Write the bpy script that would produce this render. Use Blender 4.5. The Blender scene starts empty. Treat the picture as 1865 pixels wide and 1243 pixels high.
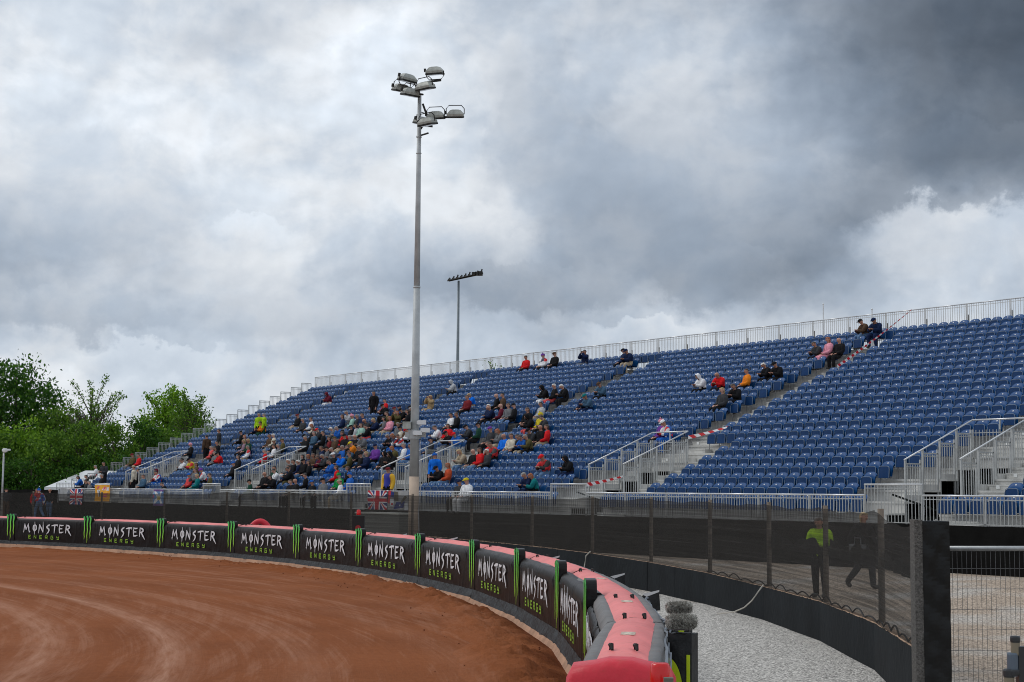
import bpy, bmesh, math, random
from mathutils import Vector, Matrix, noise as mnoise
R=math.radians; pi=math.pi
random.seed(7)
sc=bpy.context.scene; COL=sc.collection
sc.cycles.pixel_filter_type='BLACKMAN_HARRIS'; sc.cycles.filter_width=1.0
# ---------------------------------------------------------------- camera
YAW,PITCH,ROLL,FPX=0.95620,0.09490,0.00870,2899.84
cam=bpy.data.objects.new('camera',bpy.data.cameras.new('camera')); COL.objects.link(cam); sc.camera=cam
cam.data.sensor_width=36; cam.data.lens=FPX/1865*36; cam.data.clip_start=.1; cam.data.clip_end=3000
_s,_c,_sp,_cp=math.sin(YAW),math.cos(YAW),math.sin(PITCH),math.cos(PITCH)
_f=Vector((-_s*_cp,_c*_cp,_sp)); _r0=Vector((_c,_s,0)); _u0=Vector((_s*_sp,-_c*_sp,_cp))
_ex=_r0*math.cos(ROLL)+_u0*math.sin(ROLL); _ey=_u0*math.cos(ROLL)-_r0*math.sin(ROLL)
CAM=Vector((40.7266,-33.3036,1.9636))
_m=Matrix((_ex,_ey,-_f)).transposed().to_4x4(); _m.translation=CAM; cam.matrix_world=_m
FW=Vector((-_s,_c)); RT=Vector((_c,_s))
def project(P):
    d=Vector(P)-CAM; z=d.dot(_f)
    return (932.5+FPX*d.dot(_ex)/z, 621.5-FPX*d.dot(_ey)/z, z)
def plan(X,Z):                       # metres right of / ahead of the camera position -> world x,y
    v=Vector((CAM.x,CAM.y))+RT*X+FW*Z; return v.x,v.y
# ---------------------------------------------------------------- world: overcast sky
wd=bpy.data.worlds.new('World'); sc.world=wd; wd.use_nodes=True
nt=wd.node_tree; N=nt.nodes; L=nt.links; N.clear()
def nd(t,**k):
    n=N.new(t)
    for a,b in k.items(): setattr(n,a,b)
    return n
def mth(op,a,b=None,c=None,clamp=False):
    n=N.new('ShaderNodeMath'); n.operation=op; n.use_clamp=clamp
    for i,v in enumerate((a,b,c)):
        if v is None: continue
        if isinstance(v,(int,float)): n.inputs[i].default_value=v
        else: L.new(v,n.inputs[i])
    return n.outputs[0]
tc=nd('ShaderNodeTexCoord'); mp=nd('ShaderNodeMapping'); mp.vector_type='POINT'; mp.inputs['Rotation'].default_value=(0,0,-YAW)
L.new(tc.outputs['Generated'],mp.inputs[0]); sx=nd('ShaderNodeSeparateXYZ'); L.new(mp.outputs[0],sx.inputs[0])
az=mth('ARCTAN2',sx.outputs[0],sx.outputs[1]); el=mth('ARCSINE',sx.outputs[2])
U0=mth('MULTIPLY',az,29.0); V0=mth('MULTIPLY',el,29.0)
cb=nd('ShaderNodeCombineXYZ'); L.new(U0,cb.inputs[0]); L.new(V0,cb.inputs[1])
def noise_n(vec,scale,detail,rough=.55,dist=0,off=(0,0,0),sc3=(1,1,1)):
    m=nd('ShaderNodeMapping'); m.inputs['Location'].default_value=off; m.inputs['Scale'].default_value=sc3; L.new(vec,m.inputs[0])
    n=nd('ShaderNodeTexNoise'); n.inputs['Scale'].default_value=scale; n.inputs['Detail'].default_value=detail; n.inputs['Roughness'].default_value=rough; n.inputs['Distortion'].default_value=dist
    L.new(m.outputs[0],n.inputs['Vector']); return n
w1=noise_n(cb.outputs[0],.75,6,.5,sc3=(1,1.1,1)); w2=noise_n(cb.outputs[0],2.6,5,.55,off=(7,3,0))
ws=nd('ShaderNodeSeparateXYZ'); L.new(w1.outputs['Color'],ws.inputs[0]); ws2=nd('ShaderNodeSeparateXYZ'); L.new(w2.outputs['Color'],ws2.inputs[0])
U=mth('ADD',mth('MULTIPLY_ADD',mth('SUBTRACT',ws.outputs[0],.5),.95,U0),mth('MULTIPLY',mth('SUBTRACT',ws2.outputs[0],.5),.55))
V=mth('ADD',mth('MULTIPLY_ADD',mth('SUBTRACT',ws.outputs[1],.5),.75,V0),mth('MULTIPLY',mth('SUBTRACT',ws2.outputs[1],.5),.45))
UX=mth('DIVIDE',mth('ADD',U,9.32),18.6,clamp=True)          # 0..1 over the arc of sky seen
VY=mth('SUBTRACT',8.97,V)                                    # rows 0..9 downward
GRID=[
 [190,200,205,200,195,190,200,210,195,182,184,176,174,165,146,122,102,92,86],
 [205,212,208,196,184,196,226,230,205,182,194,195,194,188,146,116,98,88,82],
 [214,218,215,216,212,216,220,224,206,182,182,184,184,184,160,138,118,102,94],
 [208,212,222,224,214,204,204,212,214,184,168,168,182,186,172,150,122,106,110],
 [182,194,205,198,212,218,200,214,208,196,162,148,150,158,142,124,146,170,158],
 [158,168,192,172,194,206,184,176,162,164,156,162,160,134,118,152,196,204,184],
 [166,182,186,186,186,182,176,180,190,176,170,188,196,188,186,186,190,192,188],
 [206,208,204,198,202,196,186,194,202,204,204,206,206,204,200,198,198,196,194]]
acc=None
for r,row in enumerate(GRID):
    cr=nd('ShaderNodeValToRGB'); e=cr.color_ramp; e.interpolation='B_SPLINE'
    for i,v in enumerate(row):
        p=i/18
        el_=e.elements[0] if i==0 else (e.elements[1] if i==1 else e.elements.new(p))
        el_.position=p
    for i,v in enumerate(row):
        g=((v/255+.055)/1.055)**2.4; e.elements[i].color=(g,g,g,1)
    L.new(UX,cr.inputs[0])
    if r==0: w=mth('SUBTRACT',1,mth('SUBTRACT',VY,0,clamp=True))
    elif r==7: w=mth('SUBTRACT',VY,6,clamp=True)
    else: w=mth('SUBTRACT',1,mth('ABSOLUTE',mth('SUBTRACT',VY,r)),clamp=True)
    t=mth('MULTIPLY',cr.outputs[0],w); acc=t if acc is None else mth('ADD',acc,t)
# relief of the cloud tops: brighter towards the upper left
n1=noise_n(cb.outputs[0],.8,5,.5,.15,sc3=(1,1.2,1)); n2=noise_n(cb.outputs[0],.8,5,.5,.15,off=(-.14,.20,0),sc3=(1,1.2,1))
rel=mth('MULTIPLY',mth('SUBTRACT',n1.outputs[0],n2.outputs[0]),.62)
n3=noise_n(cb.outputs[0],1.3,6,.5,.2,off=(3,9,0),sc3=(1,1.5,1)); soft=mth('MULTIPLY',mth('SUBTRACT',n3.outputs[0],.5),.12)
n5=noise_n(cb.outputs[0],.52,9,.56,.25,off=(11,4,0),sc3=(1,1.25,1)); mr5=nd('ShaderNodeMapRange'); mr5.interpolation_type='SMOOTHSTEP'; mr5.inputs[1].default_value=.44; mr5.inputs[2].default_value=.58; L.new(n5.outputs[0],mr5.inputs[0])
edge=mth('MULTIPLY',mth('SUBTRACT',mr5.outputs[0],.5),.11)
lum=mth('MULTIPLY',mth('MULTIPLY',acc,1.25),mth('ADD',1,mth('ADD',edge,mth('ADD',rel,soft))))
# heaped cumulus: crisp lit tops, soft shaded bases (centre and size in the same units as the rows above)
bn=noise_n(cb.outputs[0],1.15,9,.60,.1,off=(2,5,0)); bs=nd('ShaderNodeSeparateXYZ'); L.new(bn.outputs['Color'],bs.inputs[0])
BU=mth('MULTIPLY_ADD',mth('SUBTRACT',bs.outputs[0],.5),1.7,U0); BV=mth('MULTIPLY_ADD',mth('SUBTRACT',bs.outputs[1],.5),1.5,V0)
def G(v): return ((v/255+.055)/1.055)**2.4*1.08
for cx,cy,rx,ry,top,base,op,sf in [(12.4,3.9,3.4,1.75,190,146,.42,.6),(1.7,3.9,2.4,1.35,226,158,.6,.6),(8.2,4.75,1.9,1.0,224,140,.75,.55),(9.6,2.7,.9,1.2,186,168,.35,.6),(17.4,4.5,2.2,.85,236,186,.55,.8),(4.7,4.4,1.0,.45,246,214,.6,.8),
   (13.0,5.1,1.6,.75,168,132,.55,.5),(9.8,5.3,1.9,.55,176,138,.65,.5),(3.0,6.75,2.2,.42,232,196,.6,.8),(1.6,5.95,2.0,.42,196,160,.6,.5),(12.0,6.15,1.7,.36,228,196,.6,.8),(5.3,5.9,1.6,.45,206,184,.5,.6),(17.6,3.1,2.6,.7,132,106,.4,.9)]:
    du=mth('MULTIPLY',mth('SUBTRACT',BU,cx-9.32),1/rx); dv=mth('MULTIPLY',mth('SUBTRACT',BV,8.97-cy),1/ry)
    dd=mth('SQRT',mth('ADD',mth('MULTIPLY',du,du),mth('MULTIPLY',dv,dv)))
    up_=mth('MULTIPLY_ADD',dv,.5,.5,clamp=True)                      # 0 base .. 1 top
    wid=mth('MULTIPLY_ADD',up_,-(sf-.16),sf)                          # edge softness
    mk=mth('DIVIDE',mth('SUBTRACT',1.0,dd),wid,clamp=True); mk=mth('MULTIPLY',mk,mth('MULTIPLY',mk,mth('SUBTRACT',3.0,mth('MULTIPLY',mk,2.0))))
    sh=mth('MULTIPLY_ADD',mth('MULTIPLY',up_,mth('MULTIPLY_ADD',n5.outputs[0],1.6,.2)),G(top)-G(base),G(base))
    m_=nd('ShaderNodeMix'); L.new(mth('MULTIPLY',mk,op),m_.inputs[0]); L.new(lum,m_.inputs[2]); L.new(sh,m_.inputs[3]); lum=m_.outputs[0]
# away from the mapped arc the overcast levels out
far=mth('MULTIPLY',mth('SUBTRACT',mth('ABSOLUTE',U0),9.5),.12,clamp=True)
far=mth('MAXIMUM',far,mth('MULTIPLY',mth('SUBTRACT',V0,9.3),.12,clamp=True))
n4=noise_n(tc.outputs['Generated'],2.5,7,.55); gen=mth('MULTIPLY_ADD',mth('SUBTRACT',n4.outputs[0],.5),.5,.72)
mxl=nd('ShaderNodeMix'); L.new(far,mxl.inputs[0]); L.new(lum,mxl.inputs[2]); L.new(gen,mxl.inputs[3])
tint=nd('ShaderNodeValToRGB'); te=tint.color_ramp
te.elements[0].position=.05; te.elements[0].color=(.79,.98,1.26,1); te.elements[1].position=.8; te.elements[1].color=(.955,1.0,1.055,1)
L.new(mxl.outputs[0],tint.inputs[0])
tmix=nd('ShaderNodeMix'); tmix.data_type='RGBA'; tmix.blend_type='MULTIPLY'; L.new(mth('MULTIPLY_ADD',n5.outputs[0],-5.0,3.0,clamp=True),tmix.inputs[0]); L.new(tint.outputs[0],tmix.inputs[6]); tmix.inputs[7].default_value=(.95,.992,1.035,1)
vm=nd('ShaderNodeVectorMath',operation='SCALE'); L.new(tmix.outputs[2],vm.inputs[0]); L.new(mxl.outputs[0],vm.inputs['Scale'])
sky=nd('ShaderNodeTexSky'); sky.sky_type='NISHITA'; sky.sun_disc=False; sky.sun_elevation=R(50); sky.sun_rotation=R(200)
bg1=nd('ShaderNodeBackground'); bg1.inputs[1].default_value=.08; L.new(sky.outputs[0],bg1.inputs[0])
bg2=nd('ShaderNodeBackground'); bg2.inputs[1].default_value=1.0; L.new(vm.outputs[0],bg2.inputs[0])
mx=nd('ShaderNodeMixShader'); mx.inputs[0].default_value=.96; L.new(bg1.outputs[0],mx.inputs[1]); L.new(bg2.outputs[0],mx.inputs[2])
ow=nd('ShaderNodeOutputWorld'); L.new(mx.outputs[0],ow.inputs[0])
# ---------------------------------------------------------------- sun behind cloud, high on the left
sl=bpy.data.lights.new('sun','SUN'); sl.energy=1.0; sl.angle=R(28); sl.color=(1,.965,.91)
so=bpy.data.objects.new('sun',sl); COL.objects.link(so)
_sd=Vector((-.62,-.42,.82)).normalized(); so.rotation_euler=_sd.to_track_quat('Z','Y').to_euler(); so.location=(0,0,60)
sky.sun_elevation=math.asin(_sd.z); sky.sun_rotation=math.atan2(_sd.x,_sd.y)
vs=sc.view_settings; vs.view_transform='Standard'; vs.look='None'; vs.exposure=0; vs.gamma=1; vs.use_curve_mapping=False
# ---------------------------------------------------------------- materials
MATS={}
def mat(name,col,rough=.7,metal=0,var=.12,vscale=3,bump=0,bscale=20,spec=.5,coord='Object',dirt=0,dcol=(.22,.10,.05),dscale=14):
    if name in MATS: return MATS[name]
    m=bpy.data.materials.new(name); m.use_nodes=True; t=m.node_tree; b=t.nodes['Principled BSDF']
    b.inputs['Roughness'].default_value=rough; b.inputs['Metallic'].default_value=metal; b.inputs['Specular IOR Level'].default_value=spec
    c=t.nodes.new('ShaderNodeTexCoord'); n=t.nodes.new('ShaderNodeTexNoise'); n.inputs['Scale'].default_value=vscale; n.inputs['Detail'].default_value=6
    t.links.new(c.outputs[coord],n.inputs['Vector'])
    r=t.nodes.new('ShaderNodeValToRGB'); r.color_ramp.elements[0].position=.3; r.color_ramp.elements[1].position=.7
    r.color_ramp.elements[0].color=tuple(max(0,x*(1-var)) for x in col)+(1,); r.color_ramp.elements[1].color=tuple(min(1,x*(1+var)) for x in col)+(1,)
    t.links.new(n.outputs[0],r.inputs[0]); t.links.new(r.outputs[0],b.inputs['Base Color'])
    if dirt:
        nn=t.nodes.new('ShaderNodeTexNoise'); nn.inputs['Scale'].default_value=dscale; nn.inputs['Detail'].default_value=10; nn.inputs['Roughness'].default_value=.75; t.links.new(c.outputs[coord],nn.inputs['Vector'])
        mrr=t.nodes.new('ShaderNodeMapRange'); mrr.inputs[1].default_value=.53; mrr.inputs[2].default_value=.72; mrr.inputs[4].default_value=dirt; t.links.new(nn.outputs[0],mrr.inputs[0])
        mm=t.nodes.new('ShaderNodeMix'); mm.data_type='RGBA'; t.links.new(mrr.outputs[0],mm.inputs[0]); t.links.new(r.outputs[0],mm.inputs[6]); mm.inputs[7].default_value=dcol+(1,); t.links.new(mm.outputs[2],b.inputs['Base Color'])
    if bump:
        n2=t.nodes.new('ShaderNodeTexNoise'); n2.inputs['Scale'].default_value=bscale; n2.inputs['Detail'].default_value=5; t.links.new(c.outputs[coord],n2.inputs['Vector'])
        bm=t.nodes.new('ShaderNodeBump'); bm.inputs['Strength'].default_value=bump; bm.inputs['Distance'].default_value=.05
        t.links.new(n2.outputs[0],bm.inputs['Height']); t.links.new(bm.outputs[0],b.inputs['Normal'])
    MATS[name]=m; return m
# ---------------------------------------------------------------- mesh helpers
class MB:
    def __init__(s): s.v=[]; s.f=[]; s.m=[]
    def add(s,vs,fs,mi=0):
        o=len(s.v); s.v+= [tuple(v) for v in vs]; s.f+=[tuple(i+o for i in f) for f in fs]; s.m+=[mi]*len(fs)
    def box(s,x0,x1,y0,y1,z0,z1,mi=0):
        s.add([(x0,y0,z0),(x1,y0,z0),(x1,y1,z0),(x0,y1,z0),(x0,y0,z1),(x1,y0,z1),(x1,y1,z1),(x0,y1,z1)],
              [(0,3,2,1),(4,5,6,7),(0,1,5,4),(1,2,6,5),(2,3,7,6),(3,0,4,7)],mi)
    def tube(s,pts,r,n=6,mi=0,cap=True):
        pts=[Vector(p) for p in pts]; rs=r if isinstance(r,(list,tuple)) else [r]*len(pts); vs=[];fs=[]
        for i,p in enumerate(pts):
            d=(pts[min(i+1,len(pts)-1)]-pts[max(i-1,0)]).normalized()
            a=d.cross(Vector((0,0,1)) if abs(d.z)<.95 else Vector((1,0,0))).normalized(); b=d.cross(a)
            for k in range(n):
                t=2*pi*k/n; vs.append(p+(a*math.cos(t)+b*math.sin(t))*rs[i])
        for i in range(len(pts)-1):
            for k in range(n): fs.append((i*n+k,i*n+(k+1)%n,(i+1)*n+(k+1)%n,(i+1)*n+k))
        if cap: fs.append(tuple(range(n))[::-1]); fs.append(tuple((len(pts)-1)*n+k for k in range(n)))
        s.add(vs,fs,mi)
    def bar(s,a,b,w,h=None,mi=0):      # rectangular bar a->b
        h=h or w; a=Vector(a); b=Vector(b); d=(b-a).normalized()
        x=d.cross(Vector((0,0,1)) if abs(d.z)<.95 else Vector((1,0,0))).normalized()*w/2; y=d.cross(x).normalized()*h/2
        vs=[a-x-y,a+x-y,a+x+y,a-x+y,b-x-y,b+x-y,b+x+y,b-x+y]
        s.add(vs,[(0,3,2,1),(4,5,6,7),(0,1,5,4),(1,2,6,5),(2,3,7,6),(3,0,4,7)],mi)
    def grid(s,fn,nu,nv,mi=0):
        vs=[fn(i/nu,j/nv) for j in range(nv+1) for i in range(nu+1)]
        s.add(vs,[(j*(nu+1)+i,j*(nu+1)+i+1,(j+1)*(nu+1)+i+1,(j+1)*(nu+1)+i) for j in range(nv) for i in range(nu)],mi)
    def lathe(s,prof,n=12,mi=0,at=(0,0,0)):
        vs=[(at[0]+r*math.cos(2*pi*k/n),at[1]+r*math.sin(2*pi*k/n),at[2]+z) for r,z in prof for k in range(n)]
        fs=[(i*n+k,i*n+(k+1)%n,(i+1)*n+(k+1)%n,(i+1)*n+k) for i in range(len(prof)-1) for k in range(n)]
        fs.append(tuple(range(n))[::-1]); fs.append(tuple((len(prof)-1)*n+k for k in range(n)))
        s.add(vs,fs,mi)
    def sphere(s,c,rx,ry=None,rz=None,n=10,mi=0):
        ry=ry or rx; rz=rz or rx; m=n//2+1; vs=[];fs=[]
        for j in range(m+1):
            t=pi*j/m
            for k in range(n): a=2*pi*k/n; vs.append((c[0]+rx*math.sin(t)*math.cos(a),c[1]+ry*math.sin(t)*math.sin(a),c[2]+rz*math.cos(t)))
        for j in range(m):
            for k in range(n): fs.append((j*n+k,(j+1)*n+k,(j+1)*n+(k+1)%n,j*n+(k+1)%n))
        s.add(vs,fs,mi)
    def mesh(s,name,mats,smooth=False):
        me=bpy.data.meshes.new(name); me.from_pydata(s.v,[],s.f)
        for m in (mats if isinstance(mats,(list,tuple)) else [mats]): me.materials.append(m)
        me.polygons.foreach_set('material_index',s.m)
        if smooth: me.polygons.foreach_set('use_smooth',[True]*len(s.f))
        me.update(); return me
    def build(s,name,mats,parent=None,smooth=False,loc=None):
        return obj(name,s.mesh(name,mats,smooth),parent,loc)
def obj(name,me,parent=None,loc=None):
    o=bpy.data.objects.new(name,me); COL.objects.link(o)
    if parent: o.parent=parent
    if loc: o.location=loc
    return o
def tag(o,label=None,cat=None,group=None,kind=None):
    if label: o['label']=label
    if cat: o['category']=cat
    if group: o['group']=group
    if kind: o['kind']=kind
    return o
def thing(name,label,cat,loc=(0,0,0),rz=0,group=None):
    o=bpy.data.objects.new(name,None); COL.objects.link(o); o.location=loc; o.rotation_euler=(0,0,rz); return tag(o,label,cat,group)
def copy_tree(o,parent=None):
    c=o.copy(); COL.objects.link(c); c.parent=parent
    for ch in o.children: copy_tree(ch,c)
    return c
def ss(x,a,b):
    t=max(0,min(1,(x-a)/(b-a))); return t*t*(3-2*t)
def ground_z(x,y):
    return -.34+.34*ss(y,-9.5,-1.5)+.22*ss(-x,18,56)
ORD=['zeroth','first','second','third','fourth','fifth','sixth','seventh','eighth','ninth','tenth','eleventh','twelfth','thirteenth','fourteenth','fifteenth','sixteenth','seventeenth','eighteenth','nineteenth','twentieth','twenty-first','twenty-second','twenty-third','twenty-fourth','twenty-fifth','twenty-sixth','twenty-seventh','twenty-eighth']
# ---------------------------------------------------------------- ground and track (structure)
def gravel_mat(name,c1,c2,c3,scale=9):
    m=bpy.data.materials.new(name); m.use_nodes=True; t=m.node_tree; b=t.nodes['Principled BSDF']; b.inputs['Roughness'].default_value=.9; b.inputs['Specular IOR Level'].default_value=.25
    c=t.nodes.new('ShaderNodeTexCoord'); v=t.nodes.new('ShaderNodeTexVoronoi'); v.inputs['Scale'].default_value=scale; v.inputs['Randomness'].default_value=1
    t.links.new(c.outputs['Object'],v.inputs['Vector']); sp=t.nodes.new('ShaderNodeSeparateColor'); t.links.new(v.outputs['Color'],sp.inputs[0])
    r=t.nodes.new('ShaderNodeValToRGB'); e=r.color_ramp; e.elements[0].position=0; e.elements[0].color=c1+(1,); e.elements[1].position=1; e.elements[1].color=c3+(1,); k=e.elements.new(.45); k.color=c2+(1,)
    t.links.new(sp.outputs[0],r.inputs[0])
    n=t.nodes.new('ShaderNodeTexNoise'); n.inputs['Scale'].default_value=.5; n.inputs['Detail'].default_value=8; t.links.new(c.outputs['Object'],n.inputs['Vector'])
    # browner, sandier ground to the right of the fence end (towards +x)
    s=t.nodes.new('ShaderNodeSeparateXYZ'); t.links.new(c.outputs['Object'],s.inputs[0])
    dp=t.nodes.new('ShaderNodeVectorMath'); dp.operation='DISTANCE'; dp.inputs[1].default_value=(-7.5,-64.4,0); t.links.new(c.outputs['Object'],dp.inputs[0])
    mr=t.nodes.new('ShaderNodeMapRange'); mr.inputs[1].default_value=57.6; mr.inputs[2].default_value=59.6; mr.inputs[3].default_value=-.35; mr.inputs[4].default_value=.20; t.links.new(dp.outputs['Value'],mr.inputs[0])
    ad=t.nodes.new('ShaderNodeMath'); ad.operation='ADD'; t.links.new(n.outputs[0],ad.inputs[0]); t.links.new(mr.outputs[0],ad.inputs[1])
    r2=t.nodes.new('ShaderNodeValToRGB'); r2.color_ramp.elements[0].position=.46; r2.color_ramp.elements[0].color=(.93,.90,.86,1); r2.color_ramp.elements[1].position=.72; r2.color_ramp.elements[1].color=(.74,.60,.48,1); t.links.new(ad.outputs[0],r2.inputs[0])
    mm=t.nodes.new('ShaderNodeMix'); mm.data_type='RGBA'; mm.blend_type='MULTIPLY'; mm.inputs[0].default_value=1; t.links.new(r.outputs[0],mm.inputs[6]); t.links.new(r2.outputs[0],mm.inputs[7])
    t.links.new(mm.outputs[2],b.inputs['Base Color'])
    bm=t.nodes.new('ShaderNodeBump'); bm.inputs['Strength'].default_value=.8; bm.inputs['Distance'].default_value=.02; bm.invert=True; t.links.new(v.outputs['Distance'],bm.inputs['Height']); t.links.new(bm.outputs[0],b.inputs['Normal'])
    return m
xs=[-1500,-500,-200,-130]+[-100+2.5*i for i in range(0,67)]+[75,100,200,500,1500]
ys=[-1500,-500,-200,-100]+[-70+2*i for i in range(0,50)]+[40,60,100,200,500,1500]
g=MB(); g.grid(lambda a,b:(xs[round(a*(len(xs)-1))],ys[round(b*(len(ys)-1))],ground_z(xs[round(a*(len(xs)-1))],ys[round(b*(len(ys)-1))])-.01),len(xs)-1,len(ys)-1)
tag(g.build('ground',gravel_mat('crushed_stone',(.17,.167,.162),(.50,.49,.475),(.88,.87,.85),38),smooth=True),'pale crushed stone ground around the track and stand',kind='structure')
CC=Vector((-7.5,-64.4))
# air fence joints, track side
FP=[(-21.51,-13.14),(-16.68,-11.85),(-11.74,-11.07),(-6.75,-10.75),(-1.76,-11.0),(3.19,-11.71),(8.06,-12.87),(12.79,-14.48),(17.34,-16.56),(21.73,-18.95),(25.92,-21.68),(29.03,-24.02),(31.82,-26.46)]
def rot2(p,a):
    v=Vector(p)-CC; return (CC.x+v.x*math.cos(a)-v.y*math.sin(a),CC.y+v.x*math.sin(a)+v.y*math.cos(a))
ext=[rot2(FP[0],R(5.3)*k) for k in (3,2,1)]
PATH=ext+FP                           # index 3 is the first joint seen in the photograph
def fence_r(th):
    best=None
    for i in range(len(PATH)-1):
        a=Vector(PATH[i])-CC; b=Vector(PATH[i+1])-CC; ta=math.atan2(a.y,a.x); tb=math.atan2(b.y,b.x)
        if tb<=th<=ta:
            d=b-a; u=Vector((math.cos(th),math.sin(th)))
            den=u.x*d.y-u.y*d.x; return (a.x*d.y-a.y*d.x)/den
    return 54.6
def track_mat():
    m=bpy.data.materials.new('shale_dirt'); m.use_nodes=True; t=m.node_tree; b=t.nodes['Principled BSDF']; b.inputs['Roughness'].default_value=.95; b.inputs['Specular IOR Level'].default_value=.03
    def M(op,a,bb=None,c=None,cl=False):
        n=t.nodes.new('ShaderNodeMath'); n.operation=op; n.use_clamp=cl
        for i,v in enumerate((a,bb,c)):
            if v is None: continue
            if isinstance(v,(int,float)): n.inputs[i].default_value=v
            else: t.links.new(v,n.inputs[i])
        return n.outputs[0]
    def NZ(vec,s,d,r=.6):
        n=t.nodes.new('ShaderNodeTexNoise'); n.inputs['Scale'].default_value=s; n.inputs['Detail'].default_value=d; n.inputs['Roughness'].default_value=r; t.links.new(vec,n.inputs['Vector']); return n.outputs[0]
    c=t.nodes.new('ShaderNodeTexCoord'); s=t.nodes.new('ShaderNodeSeparateXYZ'); t.links.new(c.outputs['Object'],s.inputs[0])
    x=M('SUBTRACT',s.outputs[0],CC.x); y=M('SUBTRACT',s.outputs[1],CC.y)
    r=M('SQRT',M('ADD',M('MULTIPLY',x,x),M('MULTIPLY',y,y))); th=M('ARCTAN2',y,x)
    x2=M('SUBTRACT',s.outputs[0],4.9); y2=M('SUBTRACT',s.outputs[1],-58.5)
    q1=M('SQRT',M('ADD',M('MULTIPLY',x2,x2),M('MULTIPLY',y2,y2))); th2=M('ARCTAN2',y2,x2)
    def cmb(a,bb):
        k=t.nodes.new('ShaderNodeCombineXYZ'); t.links.new(a,k.inputs[0]); t.links.new(bb,k.inputs[1]); return k.outputs[0]
    wv=M('MULTIPLY_ADD',NZ(cmb(M('MULTIPLY',q1,.05),M('MULTIPLY',th2,2.0)),1.,2,.5),.7,-.35)
    qw=M('ADD',q1,wv)
    rp=t.nodes.new('ShaderNodeValToRGB'); el=rp.color_ramp
    stops=[(30,.16),(32.6,.26),(34.2,.10),(35.2,.18),(35.6,.75),(35.95,.20),(36.5,.06),(37.0,.10),(37.25,1.0),(37.5,.45),(37.8,.08),(38.7,.12),(39.15,.36),(39.5,.08),(40.6,.05),(41.2,.20),(41.6,.04),(43.2,.14),(43.6,.02),(45.3,.10),(46,.0)]
    for i,(p_,v_) in enumerate(stops):
        k=el.elements[i] if i<2 else el.elements.new((p_-30)/16)
        k.position=(p_-30)/16
    for i,(p_,v_) in enumerate(stops): el.elements[i].color=(v_,v_,v_,1)
    t.links.new(M('MULTIPLY_ADD',qw,1/16,-30/16,cl=True),rp.inputs[0]); st0=rp.outputs[0]
    ln=NZ(cmb(M('MULTIPLY',qw,1.0),M('MULTIPLY',th2,.8)),3.2,6,.75)
    lf=NZ(cmb(M('MULTIPLY',r,1.0),M('MULTIPLY',th,1.2)),2.0,6,.75)
    s3=NZ(cmb(M('MULTIPLY',q1,2.2),M('MULTIPLY',th2,6)),4.,5,.72)
    s2=M('MULTIPLY_ADD',ln,.6,M('MULTIPLY',lf,.4))
    pt=NZ(c.outputs['Object'],.35,6); fn=NZ(c.outputs['Object'],14,6,.7)
    st=M('MULTIPLY',st0,M('MULTIPLY_ADD',s3,2.4,-.5,cl=True))
    st=M('ADD',st,M('MULTIPLY',M('MULTIPLY_ADD',s2,9.0,-4.5,cl=True),.34))
    # the outside line by the fence stays darker and cleaner
    st=M('MULTIPLY',st,M('MULTIPLY_ADD',r,-.30,16.6,cl=True))
    base=t.nodes.new('ShaderNodeValToRGB'); e=base.color_ramp; e.elements[0].position=.3; e.elements[0].color=(.172,.053,.020,1); e.elements[1].position=.7; e.elements[1].color=(.295,.100,.040,1)
    t.links.new(M('MULTIPLY_ADD',fn,.45,M('MULTIPLY',pt,.55)),base.inputs[0])
    mx_=t.nodes.new('ShaderNodeMix'); mx_.data_type='RGBA'; t.links.new(M('MULTIPLY',st,.56,cl=True),mx_.inputs[0]); t.links.new(base.outputs[0],mx_.inputs[6]); mx_.inputs[7].default_value=(.58,.34,.24,1)
    dk=M('MULTIPLY',M('MULTIPLY_ADD',M('ADD',r,M('MULTIPLY',NZ(c.outputs['Object'],.9,6,.65),2.6)),1.6,-87.4,cl=True),M('MULTIPLY_ADD',th,-2.2,4.05,cl=True))
    md=t.nodes.new('ShaderNodeMix'); md.data_type='RGBA'; md.blend_type='MULTIPLY'; t.links.new(dk,md.inputs[0]); t.links.new(mx_.outputs[2],md.inputs[6]); md.inputs[7].default_value=(.60,.54,.52,1)
    t.links.new(md.outputs[2],b.inputs['Base Color'])
    bm=t.nodes.new('ShaderNodeBump'); bm.inputs['Strength'].default_value=.8; bm.inputs['Distance'].default_value=.04
    t.links.new(M('ADD',M('MULTIPLY',s2,1.2),M('MULTIPLY',fn,.9)),bm.inputs['Height']); t.links.new(bm.outputs[0],b.inputs['Normal']); return m
shale=track_mat()
g=MB(); rf=[0,.3,.5,.6,.68,.74,.79,.83,.86,.89,.91,.93,.945,.955,.965,.97]; NT=300
def trk(a,b):
    th=R(135)+(R(20)-R(135))*a; i=round(b*len(rf)); rr=fence_r(th)-.16
    r=rr*rf[i] if i<len(rf) else rr
    return (CC.x+r*math.cos(th),CC.y+r*math.sin(th),-.325)
g.grid(trk,NT,len(rf)); tag(g.build('track',shale,smooth=True),'red brown shale speedway track with pale dusty wheel streaks',kind='structure')
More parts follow.
